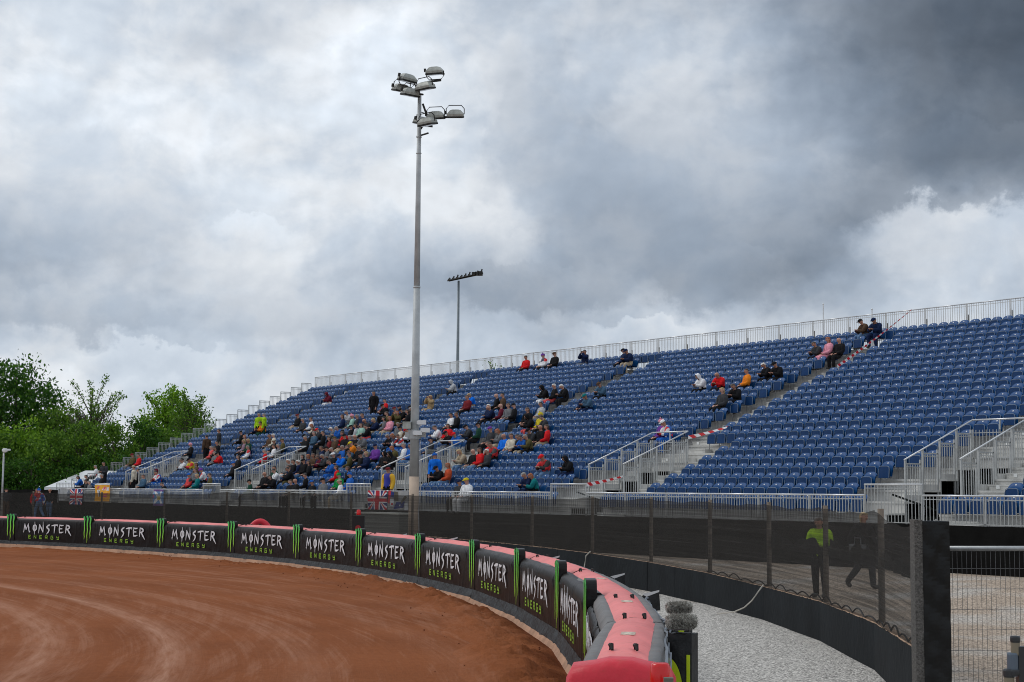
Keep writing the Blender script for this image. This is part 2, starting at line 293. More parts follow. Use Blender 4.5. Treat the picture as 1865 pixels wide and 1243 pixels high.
# loose dirt thrown up against the fence
g=MB()
def berm(a,b):
    th=R(104)+(R(44.5)-R(104))*a; rr=fence_r(th)-.14; w=1.05+.35*mnoise.noise(Vector((th*30,0,0)))+.35*ss(-th,-R(75),-R(52))
    r=rr-w*(1-b); P=Vector((CC.x+r*math.cos(th),CC.y+r*math.sin(th),0))
    amp=.35+.65*ss(-th,-R(92),-R(75))
    h=math.sin(pi*min(1,b*1.02))**.8*.13*amp*(.55+.9*max(0,mnoise.noise(P*1.7)+.4))+.055*amp*mnoise.noise(P*7)*math.sin(pi*b)+.05*amp*mnoise.noise(P*16)*math.sin(pi*b)
    return (P.x,P.y,-.33+max(0,h)+.012*math.sin(pi*b))
g.grid(berm,900,22); tag(g.build('loose_dirt',shale,smooth=True),'dark loose dirt heaped along the foot of the inflatable fence',kind='stuff')
g=MB()
for k in range(380):
    th=R(100)-R(54)*random.random(); r=fence_r(th)-.35-1.5*random.random()**2.2; z=.004+.013*random.random()**3
    g.sphere((CC.x+r*math.cos(th),CC.y+r*math.sin(th),-.31+z*.4+(.05 if fence_r(th)-r<1.2 else 0)),z*1.5,z*1.2,z,n=5)
tag(g.build('dirt_clods',mat('clod',(.16,.052,.024),.97,spec=.1),smooth=True),'small clods of dirt scattered near the fence foot',kind='stuff')
# ---------------------------------------------------------------- inflatable air fence
m_black=mat('black_pvc',(.008,.008,.008),.30,var=.3,vscale=5,bump=.5,bscale=3.5,spec=.22)
m_banner=mat('banner_vinyl',dirt=.035,dscale=7,col=(.0075,.0048,.0044),rough=.40,var=.35,vscale=2.5,bump=.35,bscale=2.6,spec=.13)
m_skirt=mat('skirt_tarp',(.014,.0145,.016),.5,spec=.3,var=.3,vscale=6,bump=.7,bscale=6)
m_grey=mat('grey_pvc',(.155,.15,.148),.6,var=.16,vscale=3.5,bump=.4,bscale=6,spec=.3,dirt=.35,dscale=8)
m_red=mat('faded_red_pvc',(.76,.20,.19),.5,var=.10,vscale=1.6,bump=.35,bscale=5,spec=.3,dirt=.35,dscale=9)
m_endred=mat('red_pvc',(.62,.03,.05),.45,var=.12,vscale=3,bump=.5,bscale=5,spec=.3,dirt=.25,dscale=8)
m_tan=mat('sand_board',(.42,.235,.145),.85,var=.22,vscale=3,bump=.4,bscale=20)
m_white=mat('white_print',(.78,.78,.80),.5,var=.04)
m_lime=mat('lime_print',(.33,.60,.03),.5,var=.08)
m_worn=mat('worn_print',(.62,.56,.46),.7,var=.4,vscale=30)
def grad_green():
    m=bpy.data.materials.new('green_print'); m.use_nodes=True; t=m.node_tree; b=t.nodes['Principled BSDF']; b.inputs['Roughness'].default_value=.4
    c=t.nodes.new('ShaderNodeTexCoord'); s=t.nodes.new('ShaderNodeSeparateXYZ'); t.links.new(c.outputs['Object'],s.inputs[0])
    r=t.nodes.new('ShaderNodeValToRGB'); e=r.color_ramp; e.elements[0].position=.0; e.elements[0].color=(.48,.74,.03,1); e.elements[1].position=1; e.elements[1].color=(.04,.46,.13,1); k=e.elements.new(.7); k.color=(.14,.70,.06,1)
    t.links.new(s.outputs[2],r.inputs[0]); t.links.new(r.outputs[0],b.inputs['Base Color']); return m
m_green=grad_green()
def strokes(g,lst,x0,z0,w,h,y,lw,dep=.004):
    for st in lst:
        pts=st[0]; ws=st[1]
        for i in range(len(pts)-1):
            a=Vector((x0+pts[i][0]*w,z0+pts[i][1]*h)); b=Vector((x0+pts[i+1][0]*w,z0+pts[i+1][1]*h)); d=(b-a).normalized(); n=Vector((-d.y,d.x))
            wa=ws[i]*lw/2; wb=ws[i+1]*lw/2; e=d*lw*.12
            q_=[a-e+n*wa,b+e+n*wb,b+e-n*wb,a-e-n*wa]
            yy=y-.0004*i
            g.add([(p.x,yy,p.y) for p in q_]+[(p.x,yy+dep,p.y) for p in q_],[(0,1,2,3),(0,4,5,1),(1,5,6,2),(2,6,7,3),(3,7,4,0)])
def S(*p,w=None): return (list(p), w or [1]*len(p))
BIG={ # jagged gothic capitals
 'M':[S((.02,-.12),(.10,.55),(.16,1.02),w=[.25,1,.5]),S((.14,1.0),(.34,.30),w=[.6,1.2]),S((.34,.30),(.62,1.06),w=[.9,.4]),S((.60,.98),(.66,.5),(.74,-.10),w=[.6,1.3,.3]),S((.74,-.10),(.84,.08),w=[.3,.8]),S((-.06,.0),(.08,.10),w=[.2,.8])],
 'O':[S((.50,.98),(.24,.74),(.20,.42),(.44,.02),w=[.4,1.2,1.2,.4]),S((.50,.98),(.76,.74),(.78,.40),(.44,.02),w=[.4,1.1,1.1,.4]),S((.47,1.32),(.50,.5),(.44,-.34),w=[.3,1.1,.25])],
 'N':[S((.06,-.14),(.14,.5),(.20,1.0),w=[.3,1.1,.5]),S((.18,1.0),(.48,.5),(.76,.0),w=[.6,1.2,.6]),S((.76,-.02),(.78,.6),(.74,1.36),w=[.6,1.0,.2])],
 'S':[S((.80,1.02),(.52,.88),(.22,.66),w=[.4,1,1]),S((.22,.66),(.50,.50),(.74,.36),w=[1,1.1,1]),S((.74,.36),(.58,.05),(.22,-.26),w=[1,1,.2]),S((.78,1.02),(.70,.82),w=[.8,.2])],
 'T':[S((.02,.86),(.45,.94),(.98,1.0),w=[.4,1,.6]),S((.98,1.0),(.94,.80),w=[.7,.2]),S((.54,.96),(.50,.4),(.46,-.08),w=[1,1.1,.4])],
 'E':[S((.20,1.0),(.16,.5),(.20,.02),w=[.8,1.1,.8]),S((.14,.98),(.55,.93),(.86,.98),w=[.7,.8,.5]),S((.18,.52),(.66,.52),w=[.8,.5]),S((.16,.02),(.55,.04),(.88,.12),w=[.8,.9,.3])],
 'R':[S((.20,1.0),(.18,.5),(.12,-.02),w=[.8,1.1,.6]),S((.16,1.0),(.60,.92),(.74,.72),(.50,.52),(.20,.46),w=[.7,1,1.1,.9,.6]),S((.36,.50),(.66,.10),(.98,-.34),w=[.8,1.2,.25])]}
SML={'E':[S((.95,1),(.1,1)),S((.1,1),(.1,0)),S((.1,0),(.95,0)),S((.1,.5),(.8,.5))],'N':[S((.1,0),(.1,1)),S((.1,1),(.9,0)),S((.9,0),(.9,1))],
 'R':[S((.1,0),(.1,1)),S((.1,1),(.9,1)),S((.9,1),(.9,.5)),S((.9,.5),(.1,.5)),S((.5,.5),(.92,0))],'G':[S((.9,1),(.1,1)),S((.1,1),(.1,0)),S((.1,0),(.9,0)),S((.9,0),(.9,.5)),S((.9,.5),(.5,.5))],
 'Y':[S((.1,1),(.1,.5)),S((.1,.5),(.9,.5)),S((.9,1),(.9,0)),S((.9,0),(.2,0))]}
def section_frame(a,b):
    a=Vector(a); b=Vector(b); d=b-a; return a,d.length,math.atan2(d.y,d.x)
PLACE=['far left edge of the track','far left','left part of the track bend','left of the middle','middle of the track bend','middle of the bend under the beacon light','middle of the bend below the floodlight mast','right of the floodlight mast','right part of the bend','nearer right part of the bend','last lettered panel at right','short bare','nearest']
m_strap=mat('black_webbing',(.012,.012,.012),.8)
TOP=.80
def wob(x,s,k): return mnoise.noise(Vector((x*1.3+s*17.3,k*3.1,s)))*.02
for i in range(len(PATH)-1):
    a,Ls,ang=section_frame(PATH[i],PATH[i+1]); idx=i-3
    lab={-3:'inflatable track fence section beyond the left picture edge, farthest round the bend',-2:'inflatable track fence section just outside the left picture edge',-1:'inflatable fence section cut by the left picture edge, before the first claw pad'}.get(idx)
    if lab is None:
        lab=('inflatable fence section with lettered black banner, %s of ten from the left between claw pads'%ORD[idx+1]) if idx<10 else ('inflatable fence section just past the nearest claw pad, grey sides and red top' if idx==10 else 'nearest inflatable fence section with bare grey sides and bright red rounded end')
    T=thing('air_fence_section',lab,'air fence',(a.x,a.y,0),ang,'inflatable air fence sections along the track')
    near=idx>=9
    e0,e1=.012,Ls-.012; prof=[(.0,-.26),(.0,.60),(.02,.72),(.07,.79),(.13,.795),(.20,.765),(.44,.765),(.51,.795),(.57,.79),(.62,.72),(.64,.60),(.64,-.26)]
    nx=14
    g=MB(); g.grid(lambda u,v:(e0+(e1-e0)*u,prof[round(v*11)][0]+(.018 if 1<round(v*11)<10 else 0)*math.sin(u*pi*1)*(1 if v>.5 else -1)*.6,prof[round(v*11)][1]+wob(u*Ls,i,round(v*11))*.5+.02*math.sin(u*pi)-.01),nx,11)
    g.add([(e0,y,z-.01) for y,z in prof],[tuple(range(12))]); g.add([(e1,y,z-.01) for y,z in prof],[tuple(range(12))[::-1]])
    g.build('side_tube',m_grey,T,smooth=True)
    g=MB(); g.grid(lambda u,v:(e0+.02+(e1-e0-.04)*u,.135+.37*v+ (.006*mnoise.noise(Vector((u*30,i,v*2)))),TOP-(.028 if idx<9 else .018)+(.085 if idx<9 else .058)*math.sin(v*pi)**.8*(1-.35*ss(u,.75,1)*(idx==11))+.014*math.sin(u*pi)+wob(u*Ls,i+5,v*3)*.35-(.018 if (u<.03 or u>.97) else 0)),24,8)
    g.build('top_panel',m_red,T,smooth=True)
    if idx<11:
        bp=[(.11,.80),(.06,.805),(0,.79),(-.035,.745),(-.05,.66),(-.052,.5),(-.05,.3),(-.05,.15),(-.045,.0),(-.045,-.06)]
        if idx==10: bp=[(.0,.68),(-.01,.672),(-.025,.655),(-.035,.63),(-.045,.58),(-.052,.46),(-.05,.3),(-.05,.15),(-.045,.0),(-.045,-.06)]
        def bf(u,v):
            k=round(v*9); y,z=bp[k]; x=.015+(Ls-.03)*u
            fold=.012*mnoise.noise(Vector((x*2.2,z*.7,i*3.3)))+.010*abs(math.sin(x*1.9+z*2.5+i))*(1 if k>3 else .4)
            for cx_,sl_,am in CR: fold+=am*math.exp(-((x-cx_-sl_*(.8-z))/.028)**2)*(1 if z<.72 else .3)
            return (x,y-(fold if k<5 else fold*.35+(fold-.0)*.0 ),z+.010*mnoise.noise(Vector((x*1.6,i,1)))*(k<4))
        rc=random.Random(i*5+1); CR=[(.42,.55,.030),(.55,.75,.022),(Ls-.45,-.5,.028),(Ls-.62+rc.uniform(-.1,.1),-.75,.018),(rc.uniform(1.5,3.5),rc.uniform(-.5,.5),.014)]
        g=MB(); g.grid(bf,150,9); g.add([bf(1,k/9) for k in range(10)]+[(Ls-.015,bp[k][0]+.09,bp[k][1]-.10) for k in range(10)],[(k,k+1,11+k,10+k) for k in range(9)]); g.add([bf(0,k/9) for k in range(10)]+[(.015,bp[k][0]+.09,bp[k][1]-.10) for k in range(10)],[(k+1,k,10+k,11+k) for k in range(9)]); B=g.build('banner',m_banner,T,smooth=True)
        if idx>=-2:
            x=.90 ; lw=.060
            for ch,wd_ in (('M',.54),('O',.39),('N',.43),('S',.37),('T',.43),('E',.39),('R',.43)):
                g=MB(); strokes(g,BIG[ch],x,.31,wd_*.95,.29,-.082,lw,.003); x+=wd_+.025; g.build('letter',m_white,B)
            x=1.22
            for ch in 'ENERGY':
                g=MB(); strokes(g,SML[ch],x,.06,.17,.115,-.078,.023,.003); x+=.37; g.build('letter',m_lime,B)
        g=MB(); g.grid(lambda u,v:(Ls*u,-.05-.05*v+.02*mnoise.noise(Vector((u*14,v*2,i))),-.055-(.15+.06*ss(idx,3,8))*v),30,3); g.build('skirt',m_skirt,T,smooth=True)
        g=MB(); zo=.015*mnoise.noise(Vector((i*3.7,0,0)))
        zb0=-.19-.06*ss(idx,3,8)
        g.add([(0,-.10,zb0+zo),(Ls,-.10,zb0-zo),(Ls,-.17,-.345),(0,-.17,-.345),(0,-.06,zb0+zo),(Ls,-.06,zb0-zo),(Ls,-.06,-.345),(0,-.06,-.345)],[(3,2,1,0),(0,1,5,4),(2,3,7,6),(1,2,6,5),(3,0,4,7)])
        g.build('base_board',m_tan,T)
    else:
        g=MB(); g.grid(lambda u,v:(Ls*u,-.004-.03*v,.58-.80*v),16,4); g.build('side_net',m_skirt,T,smooth=True)
    xs_=(.5,) if idx<10 else ((Ls*.35,) if idx==10 else (.18,Ls-.55))
    for xx in xs_:
        for yy in (.22,.40):
            g=MB(); g.tube([(xx-.05,yy,.815),(xx-.035,yy,.865),(xx+.02,yy+.015,.87),(xx+.045,yy+.02,.835)],[.013,.016,.016,.012],5); g.build('strap_handle',m_strap,T)
    if near:
        g=MB()
        for k in range(26): 
            u=k/25; g.box(Ls*.55-.12+.24*u,Ls*.55-.12+.24*u+.012,.28-.02*math.sin(k*1.7),.36+.02*math.sin(k*2.3),.853,.857+.001*(k%2))
        g.build('printed_mark',m_worn,T)
    if idx==11:
        pr=[(-.05,-.25),(-.06,.45),(-.055,.70),(-.01,.79),(.14,.81),(.24,.835),(.40,.835),(.50,.81),(.65,.79),(.70,.70),(.71,.45),(.70,-.25)]
        g=MB(); g.grid(lambda u,v:(Ls-.05+.28*math.sin(u*pi/2)**.8, .32+(pr[round(v*11)][0]-.32)*(1-.06*u*u), pr[round(v*11)][1]-.20*u**4*(pr[round(v*11)][1]>0)+.006*math.sin(v*60)*u),8,11)
        g.add([(Ls+.23,.32+(y-.32)*.94,z-(.20 if z>0 else 0)) for y,z in pr],[tuple(range(12))[::-1]])
        g.build('end_cover',m_endred,T,smooth=True)
        g=MB(); g.box(Ls+.232,Ls+.26,.02,.30,.10,.42); g.box(Ls+.232,Ls+.26,.34,.48,.30,.42); g.build('end_strap',m_strap,T)
# claw pads over the joints
JAG=[[(-.17,.93,1.5),(-.125,.86,2.2),(-.14,.7,1.35),(-.125,.5,1.3),(-.14,.33,1.1),(-.125,.20,.9),(-.135,.10,.12)],
     [(.0,.95,1.6),(.02,.86,2.3),(-.005,.66,1.5),(.015,.44,1.4),(-.005,.24,1.1),(.012,.10,.8),(.0,-.02,.12)],
     [(.12,.95,1.4),(.16,.85,2.2),(.135,.68,1.4),(.155,.50,1.3),(.135,.34,1.1),(.15,.24,.8),(.14,.15,.12)]]
HOOK=[[(-.21,.90,.15),(-.16,.935,1.0),(-.12,.90,1.4)],[(-.07,.91,.15),(-.02,.96,1.1),(.02,.91,1.4)],[(.06,.90,.15),(.11,.955,1.0),(.16,.90,1.4)]]
for k in range(2,14):
    P=PATH[k]; Q=PATH[k+1]; O=PATH[k-1]; ang=math.atan2(Q[1]-O[1],Q[0]-O[0]); i=k-3
    lab='black foam pad with green claw emblem, %s'%('outside the left picture edge' if i<0 else ('nearest one, at the right end of the banners' if i==10 else ('leftmost one in the picture' if i==0 else '%s from the left along the air fence'%ORD[i+1])))
    T=thing('claw_pad',lab,'pad',(P[0],P[1],0),ang,'claw emblem pads on the air fence')
    g=MB(); w=.24; ol=[(-w,.66),(-w,.86)]+[(-w+.11-.11*math.cos(t_*pi/10)*1.0,.86+.11*math.sin(t_*pi/10)) for t_ in range(1,6)]+[(w-.11+.11*math.sin(t_*pi/10),.86+.11*math.cos(t_*pi/10)) for t_ in range(0,6)]+[(w,.66)]
    n=len(ol); ys_=(-.066,-.08,-.08,.045,.045,.03); ins=(.02,.006,.0,.0,.008,.025); base_=[]
    for yv,iv in zip(ys_,ins): base_.append([(x_*(1-iv/w),yv,z_-iv*(z_>.8)) for x_,z_ in ol])
    vs_=[p for r_ in base_ for p in r_]; g.add(vs_,[tuple(range(n))[::-1],tuple(range(5*n,6*n))]+[(r_*n+j,r_*n+(j+1)%n,(r_+1)*n+(j+1)%n,(r_+1)*n+j) for r_ in range(5) for j in range(n)])
    g.build('foam_block',m_black,T)
    g=MB(); g.grid(lambda u,v:(-.255+.51*u,-.070-.003*math.sin(u*9),.80-.85*v),6,8); g.build('front_sheet',m_banner,T,smooth=True)
    g=MB()
    for j in range(3):
        for poly in (JAG[j],HOOK[j]):
            strokes(g,[([(p[0],p[1]) for p in poly],[p[2] for p in poly])],0,0,1.40,1,-.084,.043,.003)
    g.build('claw_emblem',m_green,T)
# ---------------------------------------------------------------- mesh fence with kick boards
m_post=mat('weathered_timber',(.17,.135,.105),.9,var=.25,vscale=4,bump=.3,bscale=15)
m_board=mat('dark_plywood',(.012,.0145,.017),.65,spec=.10,var=.25,vscale=1.6,bump=.2,bscale=8)
m_rot=mat('rotten_edge',(.46,.30,.20),.95,var=.5,vscale=9,bump=.8,bscale=25)
def net_mat(name,alpha,col=(.020,.019,.018),lines=True):
    m=bpy.data.materials.new(name); m.use_nodes=True; t=m.node_tree; b=t.nodes['Principled BSDF']; b.inputs['Base Color'].default_value=col+(1,); b.inputs['Roughness'].default_value=.8; b.inputs['Specular IOR Level'].default_value=.1
    tr=t.nodes.new('ShaderNodeBsdfTransparent'); mx=t.nodes.new('ShaderNodeMixShader'); out=t.nodes['Material Output']
    c=t.nodes.new('ShaderNodeTexCoord'); mp=t.nodes.new('ShaderNodeMapping'); mp.inputs['Scale'].default_value=(.15,.15,24); t.links.new(c.outputs['Object'],mp.inputs[0])
    n=t.nodes.new('ShaderNodeTexNoise'); n.inputs['Scale'].default_value=1; n.inputs['Detail'].default_value=4; n.inputs['Roughness'].default_value=.7; t.links.new(mp.outputs[0],n.inputs['Vector'])
    r=t.nodes.new('ShaderNodeMapRange'); r.inputs[1].default_value=.35; r.inputs[2].default_value=.65; r.inputs[3].default_value=alpha-.15; r.inputs[4].default_value=alpha+.15; t.links.new(n.outputs[0],r.inputs[0])
    t.links.new(r.outputs[0],mx.inputs[0]); t.links.new(tr.outputs[0],mx.inputs[1]); t.links.new(b.outputs[0],mx.inputs[2]); t.links.new(mx.outputs[0],out.inputs[0]); return m
m_net=net_mat('debris_netting',.73,(.030,.027,.024))
POSTS=[(-33.1,-11.6),(-29.42,-9.67),(-25.57,-8.01),(-21.52,-6.87),(-17.42,-5.99),(-13.26,-5.4),(-9.07,-5.1),(-4.87,-5.13),(-.69,-5.55),(3.45,-6.23),(7.53,-7.23),(11.51,-8.58),(15.37,-10.22),(19.11,-12.15),(22.67,-14.38),(26.05,-16.87),(29.16,-19.69)]
KT=[.68,.66,.63,.60,.58,.56,.54,.52,.48,.44,.40,.35,.31,.26,.27,.27,.33]
PT=[1.80,1.80,1.80,1.80,1.87,1.90,1.90,1.86,1.84,1.84,1.85,1.85,1.82,1.80,1.77,1.76,1.62]
F=thing('mesh_fence','long curved timber post fence with dark see-through netting and black kick boards','fence')
for i,(x,y) in enumerate(POSTS):
    g=MB(); lean=.06 if i==1 else 0
    g.tube([(x+lean*.5,y,-.35),(x-lean,y,PT[i]+.03)],[.047,.042],8); g.build('post',m_post,F,smooth=True)
for i in range(len(POSTS)-1):
    a=Vector(POSTS[i]); b=Vector(POSTS[i+1]); d=(b-a); n=Vector((d.y,-d.x)).normalized()   # n towards the track
    if n.y>0: n=-n
    g=MB()
    nb=2
    for k in range(nb):
        p=a+d*(k/nb)+n*.10; q_=a+d*((k+1)/nb-.004)+n*.10; z0=KT[i]+(KT[i+1]-KT[i])*k/nb; z1=KT[i]+(KT[i+1]-KT[i])*(k+1)/nb; jj=.01*random.uniform(-1,1)
        p=p+n*jj; q_=q_+n*(-jj)
        g.add([(p.x,p.y,-.40),(q_.x,q_.y,-.40),(q_.x,q_.y,z1),(p.x,p.y,z0),(p.x-n.x*.02,p.y-n.y*.02,-.40),(q_.x-n.x*.02,q_.y-n.y*.02,-.40),(q_.x-n.x*.02,q_.y-n.y*.02,z1),(p.x-n.x*.02,p.y-n.y*.02,z0)],[(0,1,2,3),(3,2,6,7),(5,4,7,6),(0,3,7,4),(1,5,6,2)])
    g.build('kick_board',m_board,F)
    g=MB(); m_=60
    def ed(u,v):
        p=a+d*u+n*(.10-.13*v); z=KT[i]+(KT[i+1]-KT[i])*u
        return (p.x,p.y,z-.012+.03*abs(mnoise.noise(Vector((u*23+i*5,v*2,0))))*(1 if v<.5 else 1.6)*(1-.2*v)+.012)
    g.grid(ed,m_,2); g.build('board_edge',m_rot,F)
    g=MB()
    def nf(u,v):
        p=a+d*u+n*.088; zb=KT[i]+(KT[i+1]-KT[i])*u+.01; zt=PT[i]+(PT[i+1]-PT[i])*u-.05*math.sin(u*pi)-.012*math.sin(u*pi*5+i)
        z=zb+(zt-zb)*v; bul=.03*mnoise.noise(Vector((p.x*.7,p.y*.7,z)))
        return (p.x+n.x*bul,p.y+n.y*bul,z)
    g.grid(nf,24,6); g.build('netting',m_net,F,smooth=True)
    if i>=13:
        g=MB()
        def ff(u,v):
            p=a+d*u-n*.06; z=.99+(.20+.06*math.sin(u*11+i)+.03*math.sin(u*27))*v
            return (p.x+.02*math.sin(u*31)*n.x,p.y+.02*math.sin(u*31)*n.y,z)
        g.grid(ff,40,2); g.build('folded_netting',mat('folded_net',(.02,.019,.018),.9),F,smooth=True)
    if i>=12:   # rope loops lying on the boards
        g=MB()
        for k in range(5):
            pts=[]
            for t_ in range(9):
                u=(k+t_/8)/5; p=a+d*u+n*.07; z=KT[i]+(KT[i+1]-KT[i])*u+.02+.09*math.sin(pi*t_/8)*(.5+.5*((k*7+i)%3)/2)
                pts.append((p.x,p.y,z))
            g.tube(pts,.012,5)
        g.build('bottom_rope',m_strap,F)
g=MB(); g.tube([(7.6,-7.35,.45),(7.45,-7.38,.33),(7.42,-7.40,.1),(7.45,-7.5,-.25)],.018,5)
tag(g.build('rope',mat('pale_rope',(.5,.47,.42),.9)),'pale rope hanging over the dark kick board behind the red fence top','rope')
g=MB(); pts=[(19.06,-12.25,.30),(19.02,-12.36,.16),(18.88,-12.38,.0),(18.62,-12.32,-.14),(18.25,-12.24,-.25),(17.7,-12.15,-.325)]; g.tube(pts,.014,5)
tag(g.build('rope',mat('pale_rope',(.5,.47,.42),.9)),'pale rope drooping down the kick board onto the gravel','rope')
# end post
x,y=plan(4.52,17.15); T=thing('padded_end_post','tall black padded post closing the mesh fence at the right','post',(x,y,0),YAW+R(-4))
g=MB(); g.grid(lambda u,v:(-.14+.28*u,-.17-.012*mnoise.noise(Vector((u*3,v*9,2)))-.01*abs(math.sin(v*21+u*2)),-.38+2.08*v),10,50)
g.box(-.14,.14,-.155,.12,-.38,1.70); g.build('pad_cover',m_black,T,smooth=False)
g=MB(); g.box(-.225,-.14,-.17,.10,-.38,1.715); g.build('foam_edge',mat('fuzzy_grey_foam',(.13,.12,.11),.95,var=.5,vscale=40,bump=1,bscale=60),T)
# mesh panel fence at the right edge
ax,ay=plan(4.86,18.6); bx,by=plan(10.3,19.4); T=thing('wire_panel_fence','galvanised wire mesh barrier panel beside the black padded post','fence',(ax,ay,0),math.atan2(by-ay,bx-ax))
m_galv=mat('galvanised_steel',(.38,.39,.395),.42,.75,var=.14,vscale=7); m_wire=mat('dull_wire',(.16,.16,.165),.5,.6)
g=MB(); g.tube([(0,0,1.36),(5.5,0,1.38)],.030,8); g.tube([(.02,0,-.35),(.02,0,1.35)],.02,8); g.tube([(5.48,0,-.35),(5.48,0,1.35)],.02,8); g.build('frame_tube',m_galv,T,smooth=True)
g=MB()
for k in range(92): g.tube([(.04+k*.059,.0,-.3),(.04+k*.059,.0,1.35)],.0026,4,cap=False)
for k in range(8): g.tube([(.02,.004,1.13-k*.235),(5.46,.004,1.14-k*.235)],.0026,4,cap=False)
g.build('wire_mesh',m_wire,T)
# ---------------------------------------------------------------- grandstand
T1,Z1,DD,HH,PP,SA=1.4903,.2967+1.98,.7674,.3252,.51647,-.1865
def rt_(i): return T1+(i-1)*DD            # y of the backrest tops of row i
def rf_(i): return Z1+(i-1)*HH-.80        # floor height of row i
SL,SR=-54.08,22.5
PER=14.456; VOM=[-4.108+PER*k for k in (-3,-2,-1,0,1)]; VW=1.95
m_alu=mat('aluminium_rail',(.50,.51,.50),.42,.55,var=.12,vscale=4); m_cap=mat('bright_top_rail',(.66,.67,.68),.35,.5,var=.06)
m_deck=mat('aluminium_deck',(.56,.55,.52),.6,.05,var=.22,vscale=2.2,bump=.15,bscale=30); m_under=mat('dark_scaffold_and_void_shade',(.020,.024,.022),.7,0,spec=.1,var=.4)
m_fab=mat('black_screen_fabric',(.008,.0078,.0075),.85,spec=.06,var=.3,vscale=2,bump=.3,bscale=3)
ST=thing('grandstand','long temporary grandstand of aluminium decking with rails, stairs and rows of blue seats','grandstand',(0,0,0))
def spans(i):                              # deck spans of row i, cut by the stairwells
    if not 1<=i<=5: return [(SL,SR)]
    out=[];x=SL
    for v in VOM: out.append((x,v+.04)); x=v+VW-.04
    out.append((x,SR)); return out
for i in range(22):
    g=MB(); y0=rt_(i)-.62; y1=rt_(i)+DD-.62+.04
    if i==0: y0=.0
    if i==21: y1=17.25
    for a,b in spans(i):
        g.box(a,b,y0,y1,rf_(i)-.05,rf_(i)); 
        if i>0: g.box(a,b,y0+.015,y0+.04,rf_(i)-HH+.002,rf_(i)-.052); g.box(a,b,y0-.012,y0,rf_(i)-.055,rf_(i)+.004)
    g.build('deck_row',m_deck,ST)
# aisle half steps with number plates
m_num=mat('white_number_plate',(.8,.8,.78),.5,var=.03)
aisles=[(v+VW+.06,v+VW+1.52,1,6) for v in VOM]+[(v-.02,v+1.52,7,20) for v in VOM]
for (a,b,r0,r1) in aisles:
    if b>SR: continue
    g=MB(); h=MB()
    for i in range(r0,r1+1):
        y=rt_(i)-.62; z=rf_(i)
        g.box(a,b,y-.34,y-.014,z-HH+.003,z-HH/2); g.box(a,b,y-.352,y-.341,z-HH/2-.035,z-HH/2+.003)
        h.box(a+.25,a+.37,y-.356,y-.353,z-HH/2-.11,z-HH/2-.01)
    S_=g.build('aisle_steps',m_deck,ST); h.build('number_plate',m_num,S_)
# rail panels
def panel(a,b,z0,z1,n,cap=True,bars_r=.011,post=.03,capz=None):
    g=MB(); a=Vector(a); b=Vector(b); d=b-a; 
    for k in (0,1):
        p=a+d*(k*.985+.0075); g.bar((p.x,p.y,z0-.12),(p.x,p.y,z1),post)
    g.bar((a.x,a.y,z0+.03),(b.x,b.y,z0+.03),.03,.025)
    g.bar((a.x,a.y,z1-.10),(b.x,b.y,z1-.10),.022,.022)
    for k in range(1,n):
        p=a+d*(k/n); g.bar((p.x,p.y,z0+.03),(p.x,p.y,z1-.015),bars_r*1.5)
    return g
RZ0,RZ1=1.22,1.98
gates=[(v+.06,v+2.09) for v in VOM]
x=-53.30; segs=[]
def front_rails():
    x=SL+.75; gi=0; L_=[]
    while x<SR-.3:
        ng=[g_ for g_ in gates if g_[0]>=x-.01]
        end=ng[0][0] if ng else SR
        n=max(1,round((end-x)/2.07)); w=(end-x)/n
        for k in range(n): L_.append((x+k*w,x+(k+1)*w,RZ1))
        if ng: L_.append((ng[0][0],ng[0][1],RZ1+.29)); x=ng[0][1]
        else: break
    return L_
for (a,b,zt) in front_rails():
    g=panel((a+.01,0),(b-.01,0),RZ0,zt,max(3,round((b-a)/.118))); P_=g.build('front_rail_panel',m_alu,ST)
    g=MB(); g.tube([(a+.005,0,zt),(b-.005,0,zt)],.024,8); g.build('hand_rail',m_cap,P_,smooth=True)
# back rail
zb=7.5345+1.98; off=-24.648
for k in range(-14,23):
    a=off+k*2.07-.01; b=a+2.07
    if a<SL or b>SR: continue
    g=panel((a+.012,17.2),(b-.012,17.2),zb-1.45,zb,18,bars_r=.012); P_=g.build('back_rail_panel',mat('back_rail_alu',(.62,.625,.62),.4,.5,var=.08),ST)
    g=MB(); g.tube([(a,17.2,zb),(b,17.2,zb)],.024,8); g.build('hand_rail',m_cap,P_,smooth=True)
    g=MB(); g.tube([(a,17.28,zb-2.2),(a,17.28,zb-.42)],.03,6); g.build('standard',mat('dull_steel',(.16,.155,.145),.6,.5),P_)
# left side rail: one stepped panel per row
for i in range(18):
    y=3.3695+i*DD; zt=1.6093+1.98+i*HH
    g=panel((SL,y+.02),(SL,y+DD-.02),zt-1.05,zt,8); g.bar((SL,y+.02,zt),(SL,y+DD-.02,zt),.04); g.build('side_rail_panel',m_alu,ST)
for i,(y,zt) in enumerate([(.0,2.3),(.9,2.56),(1.9,2.9)]):
    g=panel((SL+(.0 if i else 3.0),y+.02),(SL+.0,y+(.86 if i else .0)),1.2+.3*i,zt,8 if i else 12); g.bar((SL,y+.02,zt),(SL,y+.86,zt),.04); g.build('side_rail_panel',m_alu,ST)
# right side
for i in range(21):
    y=1.0+i*DD; zt=2.6+i*HH; g=panel((SR,y+.02),(SR,y+DD-.02),zt-1.05,zt,8); g.build('side_rail_panel',m_alu,ST)
